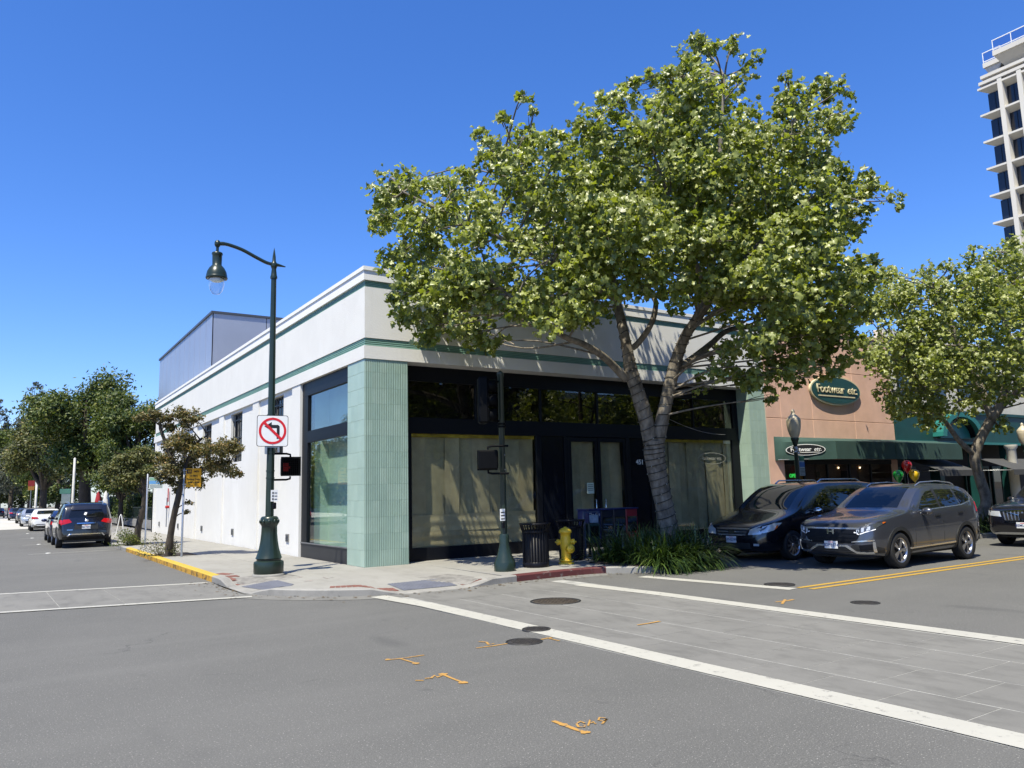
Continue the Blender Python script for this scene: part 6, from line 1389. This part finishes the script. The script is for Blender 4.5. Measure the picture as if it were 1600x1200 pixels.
def d_generic(t,decal,both,mir,hit,body,S,end):
    H=max(p[1] for p in S['top']); g=S['glass']
    decal('windscreen','T',g['ws'],CARGLASS,res=.14)
    for nm_,poly in zip(('front_window','rear_window','quarter_window'),g['side']): both(nm_,poly,CARGLASS,res=.14)
    decal('rear_glass','B',g['rear'],CARGLASS,res=.12)
    q=S['head']; 
    for pq in (q,mir(q)): decal('headlight','F',pq,LENS,eps=.01)
    both('headlight_side',S['head_side'],LENS,eps=.008)
    q=S['tail']
    for pq in (q,mir(q)): decal('tail_light','B',pq,TAIL,eps=.012)
    both('tail_light_side',S['tail_side'],TAIL,eps=.01)
    seams(decal,S['doors'],S['clear']+.2,g['side'][0][0][1]-.06); arch_trim(both,S,S['R']+.05,S['R']+.09)
SUVR=dict(L=4.95,R=.38,wheels=(.95,3.90),clear=.22,spokes=8,tumble=.30,mirror=(1.9,1.16),
 top=[(0,.72),(.02,.88),(.08,.97),(.3,1.03),(1.0,1.10),(1.45,1.16),(1.6,1.22),(2.0,1.48),(2.35,1.67),(2.8,1.745),(3.6,1.75),(4.3,1.71),(4.62,1.63),(4.78,1.36),(4.88,1.05),(4.93,.85),(4.95,.6)],
 bot=[(0,.36),(.15,.28),(.5,.24),(4.4,.27),(4.8,.38),(4.95,.46)], belt=[(0,.62),(.1,.85),(.5,.97),(1.5,1.06),(3.5,1.12),(4.5,1.15),(4.85,1.0),(4.95,.55)],
 plan=[(0,.72),(.04,.80),(.12,.87),(.3,.93),(.8,.965),(3.9,.965),(4.5,.94),(4.8,.88),(4.92,.82),(4.95,.76)],
 glass=dict(ws=[(1.66,-.62),(1.66,.62),(2.36,.54),(2.36,-.54)],side=([(1.95,1.15),(2.75,1.17),(2.72,1.60),(2.42,1.56)],[(2.85,1.17),(3.7,1.19),(3.62,1.61),(2.85,1.61)],[(3.80,1.19),(4.45,1.24),(4.25,1.57),(3.75,1.60)]),rear=[(-.62,1.18),(.62,1.18),(.52,1.58),(-.52,1.58)]),
 head=[(.50,.76),(.86,.80),(.84,.91),(.54,.90)],head_side=[(.06,.80),(.45,.88),(.40,.95),(.08,.90)],tail=[(.58,.98),(.84,.96),(.86,1.16),(.74,1.13),(.60,1.05)],tail_side=[(4.62,1.0),(4.90,.98),(4.84,1.14),(4.66,1.10)],doors=(1.6,2.8,3.75),detail=d_volvo)
car('black_crossover','black crossover with a slatted chrome grille cut by the right edge','car',(14.75,-7.12,.002),0,SUVR,BLKP)
# ---- black sport utility parked on the side street, seen from behind
def d_suv(t,decal,both,mir,hit,body):
    d_generic(t,decal,both,mir,hit,body,SUVB,'rear')
    decal('plate_recess','B',[(-.42,.72),(.42,.72),(.40,.93),(-.40,.93)],TRIM,eps=.006); p,_n=hit('B',0,.82); plate_text(t,(p.x+.02,0,.81),BACK,'8JLY692'); decal('chrome_bar','B',[(-.33,.925),(.33,.925),(.33,.965),(-.33,.965)],CHROME,eps=.03)
    p,_n=hit('B',0,1.05); MB().lathe([(.065,0),(.065,.012),(.0,.014)],18,axis='x').build('emblem',CHROME,t,loc=(p.x,0,1.05))
    decal('bumper_chrome','B',[(-.62,.46),(-.55,.52),(.55,.52),(.62,.46),(.66,.49),(.57,.56),(-.57,.56),(-.66,.49)],CHROME,eps=.02); decal('lower_bumper','B',[(-.80,.33),(.80,.33),(.80,.45),(-.80,.45)],TRIM,eps=.008)
    decal('lettering_strip','B',[(-.66,.70),(-.46,.70),(-.46,.72),(-.66,.72)],CHROME,eps=.012); decal('lettering_strip','B',[(.60,.70),(.68,.70),(.68,.72),(.60,.72)],CHROME,eps=.012); decal('wiper','B',[(-.02,1.19),(.34,1.20),(.34,1.215),(-.02,1.21)],TRIM,eps=.02)
    decal('white_sticker','B',[(-.10,1.28),(-.02,1.26),(.02,1.36),(-.06,1.38)],WHITE_SIGN,eps=.008)
    decal('spoiler','T',[(4.55,-.55),(4.74,-.52),(4.74,.52),(4.55,.55)],BLKP,eps=.04)
    for s in (-1,1): MB().tube([(2.5,s*.60,1.70),(2.65,s*.60,1.79),(4.2,s*.60,1.78),(4.45,s*.59,1.69)],.02,6).build('roof_rail',SATIN,t)
SUVB=dict(SUVR); SUVB['detail']=d_suv; SUVB['tail']=[(.50,1.00),(.86,.90),(.88,1.10),(.60,1.12)]; SUVB['tail_side']=[(4.55,.98),(4.90,.92),(4.86,1.08),(4.60,1.10)]
car('sport_utility','black sport utility car parked at the yellow kerb, seen from behind','car',(-3.98,18.35+4.95,.002),-PI/2,SUVB,BLKP)
# ---- saloons further down the street
def saloon_detail(S,front_plate=False):
    def f(t,decal,both,mir,hit,body):
        d_generic(t,decal,both,mir,hit,body,S,'x'); decal('lower_grille','F',[(-.55,.30),(.55,.30),(.60,.46),(-.60,.46)],TRIM,eps=.008); decal('grille','F',[(-.40,.54),(.40,.54),(.44,.64),(-.44,.64)],TRIM,eps=.01)
        decal('rear_diffuser','B',[(-.70,.30),(.70,.30),(.62,.46),(-.62,.46)],TRIM,eps=.008); p,_n=hit('B',0,.76)
        if p: MB().box(-.005,.005,-.16,.16,-.08,.08).build('licence_plate',PLATE,t,loc=(p.x+.012,0,.74))
        p,_n=hit('F',0,.5)
        if p: MB().box(-.005,.005,-.16,.16,-.08,.08).build('licence_plate',PLATE,t,loc=(p.x-.012,0,.5))
    return f
SAL=dict(L=4.75,R=.325,wheels=(.95,3.70),clear=.17,spokes=8,tumble=.42,mirror=(1.85,.98),
 top=[(0,.52),(.02,.63),(.08,.70),(.4,.80),(1.1,.90),(1.4,.95),(1.55,1.0),(2.0,1.23),(2.35,1.38),(2.8,1.44),(3.2,1.42),(3.6,1.32),(4.0,1.14),(4.25,1.06),(4.6,1.02),(4.70,.96),(4.74,.75),(4.75,.55)],
 bot=[(0,.28),(.15,.22),(.5,.18),(4.3,.22),(4.75,.36)], belt=[(0,.46),(.1,.62),(.5,.76),(1.5,.90),(3.2,.97),(4.2,1.0),(4.65,.92),(4.75,.50)],
 plan=[(0,.66),(.04,.75),(.15,.83),(.4,.89),(.9,.91),(3.7,.91),(4.3,.88),(4.65,.80),(4.75,.70)],
 glass=dict(ws=[(1.62,-.60),(1.62,.60),(2.36,.50),(2.36,-.50)],side=([(1.95,.98),(2.75,1.0),(2.70,1.36),(2.42,1.33)],[(2.83,1.0),(3.55,1.02),(3.35,1.33),(2.83,1.36)],[(3.60,1.02),(3.95,1.05),(3.45,1.30)]),rear=[(-.56,1.10),(.56,1.10),(.50,1.34),(-.50,1.34)]),
 head=[(.46,.58),(.80,.62),(.82,.74),(.52,.68)],head_side=[(.06,.62),(.5,.74),(.42,.79),(.1,.72)],tail=[(.46,.82),(.80,.78),(.80,.95),(.52,.92)],tail_side=[(4.42,.84),(4.70,.80),(4.68,.94),(4.45,.96)],doors=(1.6,2.78,3.6))
SAL['detail']=saloon_detail(SAL)
def sal(label,x,y,rot,col,metal,group='cars parked along the side street'):
    c=car('saloon_car',label,'car',(x,y,.002),rot,SAL,paint('paint '+label.split()[0]+label.split()[1],col,metal),group); return c
sal('dark blue saloon parked just ahead of the black sport utility',-4.06,23.9+4.75,-PI/2,(.010,.016,.06),.3)
sal('white saloon parked farther down the side street',-4.20,43.7+4.75,-PI/2,(.78,.78,.77),0)
sal('silver car facing the camera beyond the white saloon',-4.45,58.0,PI/2,(.46,.49,.54),.6)
sal('dark grey car parked beyond the silver one',-4.55,72+4.75,-PI/2,(.06,.065,.075),.5)
sal('navy blue car far down the side street',-5.0,92+4.75,-PI/2,(.015,.02,.06),.3)
sal('black far-off car with red tail lights at the left edge',-7.0,118+4.75,-PI/2,(.012,.012,.014),0)
# ---- person in pink walking far down the street
pp=on_z(15.5,810,0); pe=thing('person','person in a pink top and dark trousers walking far down the side street','person',(pp[0],pp[1],.004),math.radians(20))
def skin_mesh(name,nodes,edges,mt,parent,sub=1):
    me=bpy.data.meshes.new(name); me.from_pydata([n[0] for n in nodes],edges,[]); o=link(name,me,parent); md=o.modifiers.new('skin','SKIN'); sb=o.modifiers.new('sub','SUBSURF'); sb.levels=sub; sb.render_levels=sub
    for i,n in enumerate(nodes): me.skin_vertices[0].data[i].radius=(n[1],n[1]*n[2] if len(n)>2 else n[1])
    me.skin_vertices[0].data[0].use_root=True
    bpy.context.view_layer.update(); dg=bpy.context.evaluated_depsgraph_get(); m2=bpy.data.meshes.new_from_object(o.evaluated_get(dg)); o.modifiers.clear(); o.data=m2; m2.name=name; m2.materials.clear(); m2.materials.append(mt); m2.polygons.foreach_set('use_smooth',[True]*len(m2.polygons)); m2.polygons.foreach_set('material_index',[0]*len(m2.polygons)); return o
SKIN=mat('skin',(.42,.25,.17),rough=.6,var=.05); 
N_=[((0,0,.95),.13),((0,0,1.2),.14),((0,0,1.40),.13),((0,0,1.50),.055),((0,0,1.58),.085),((0,.01,1.70),.09),
 ((.09,0,.88),.085),((.10,-.10,.50),.06),((.10,.02,.10),.045),((.10,-.10,.04),.04),((-.09,0,.88),.085),((-.10,.12,.50),.06),((-.10,.22,.12),.045),((-.10,.10,.06),.04),
 ((.19,0,1.40),.055),((.25,.05,1.13),.045),((.24,-.08,.90),.035),((.24,-.12,.82),.035),((-.19,0,1.40),.055),((-.25,-.04,1.13),.045),((-.24,-.16,.92),.035),((-.24,-.20,.84),.035)]
E_=[(0,1),(1,2),(2,3),(3,4),(4,5),(0,6),(6,7),(7,8),(8,9),(0,10),(10,11),(11,12),(12,13),(2,14),(14,15),(15,16),(16,17),(2,18),(18,19),(19,20),(20,21)]
skin_mesh('body',N_,E_,SKIN,pe)
skin_mesh('pink_top',[((0,0,.86),.155),((0,0,1.1),.155),((0,0,1.36),.15),((.20,0,1.38),.07),((.26,.04,1.15),.058),((-.20,0,1.38),.07),((-.26,-.03,1.15),.058)],[(0,1),(1,2),(2,3),(3,4),(2,5),(5,6)],mat('pink cloth',(.62,.13,.15),rough=.85,var=.1),pe)
skin_mesh('dark_trousers',[((0,0,.90),.14),((.09,0,.84),.10),((.10,-.10,.50),.075),((.10,.01,.16),.06),((-.09,0,.84),.10),((-.10,.12,.50),.075),((-.10,.21,.18),.06)],[(0,1),(1,2),(2,3),(0,4),(4,5),(5,6)],mat('dark trousers',(.015,.015,.02),rough=.85,var=.1),pe)
skin_mesh('hair',[((0,.03,1.72),.10),((0,.05,1.60),.085)],[(0,1)],mat('dark hair',(.012,.009,.008),rough=.5,var=0),pe)
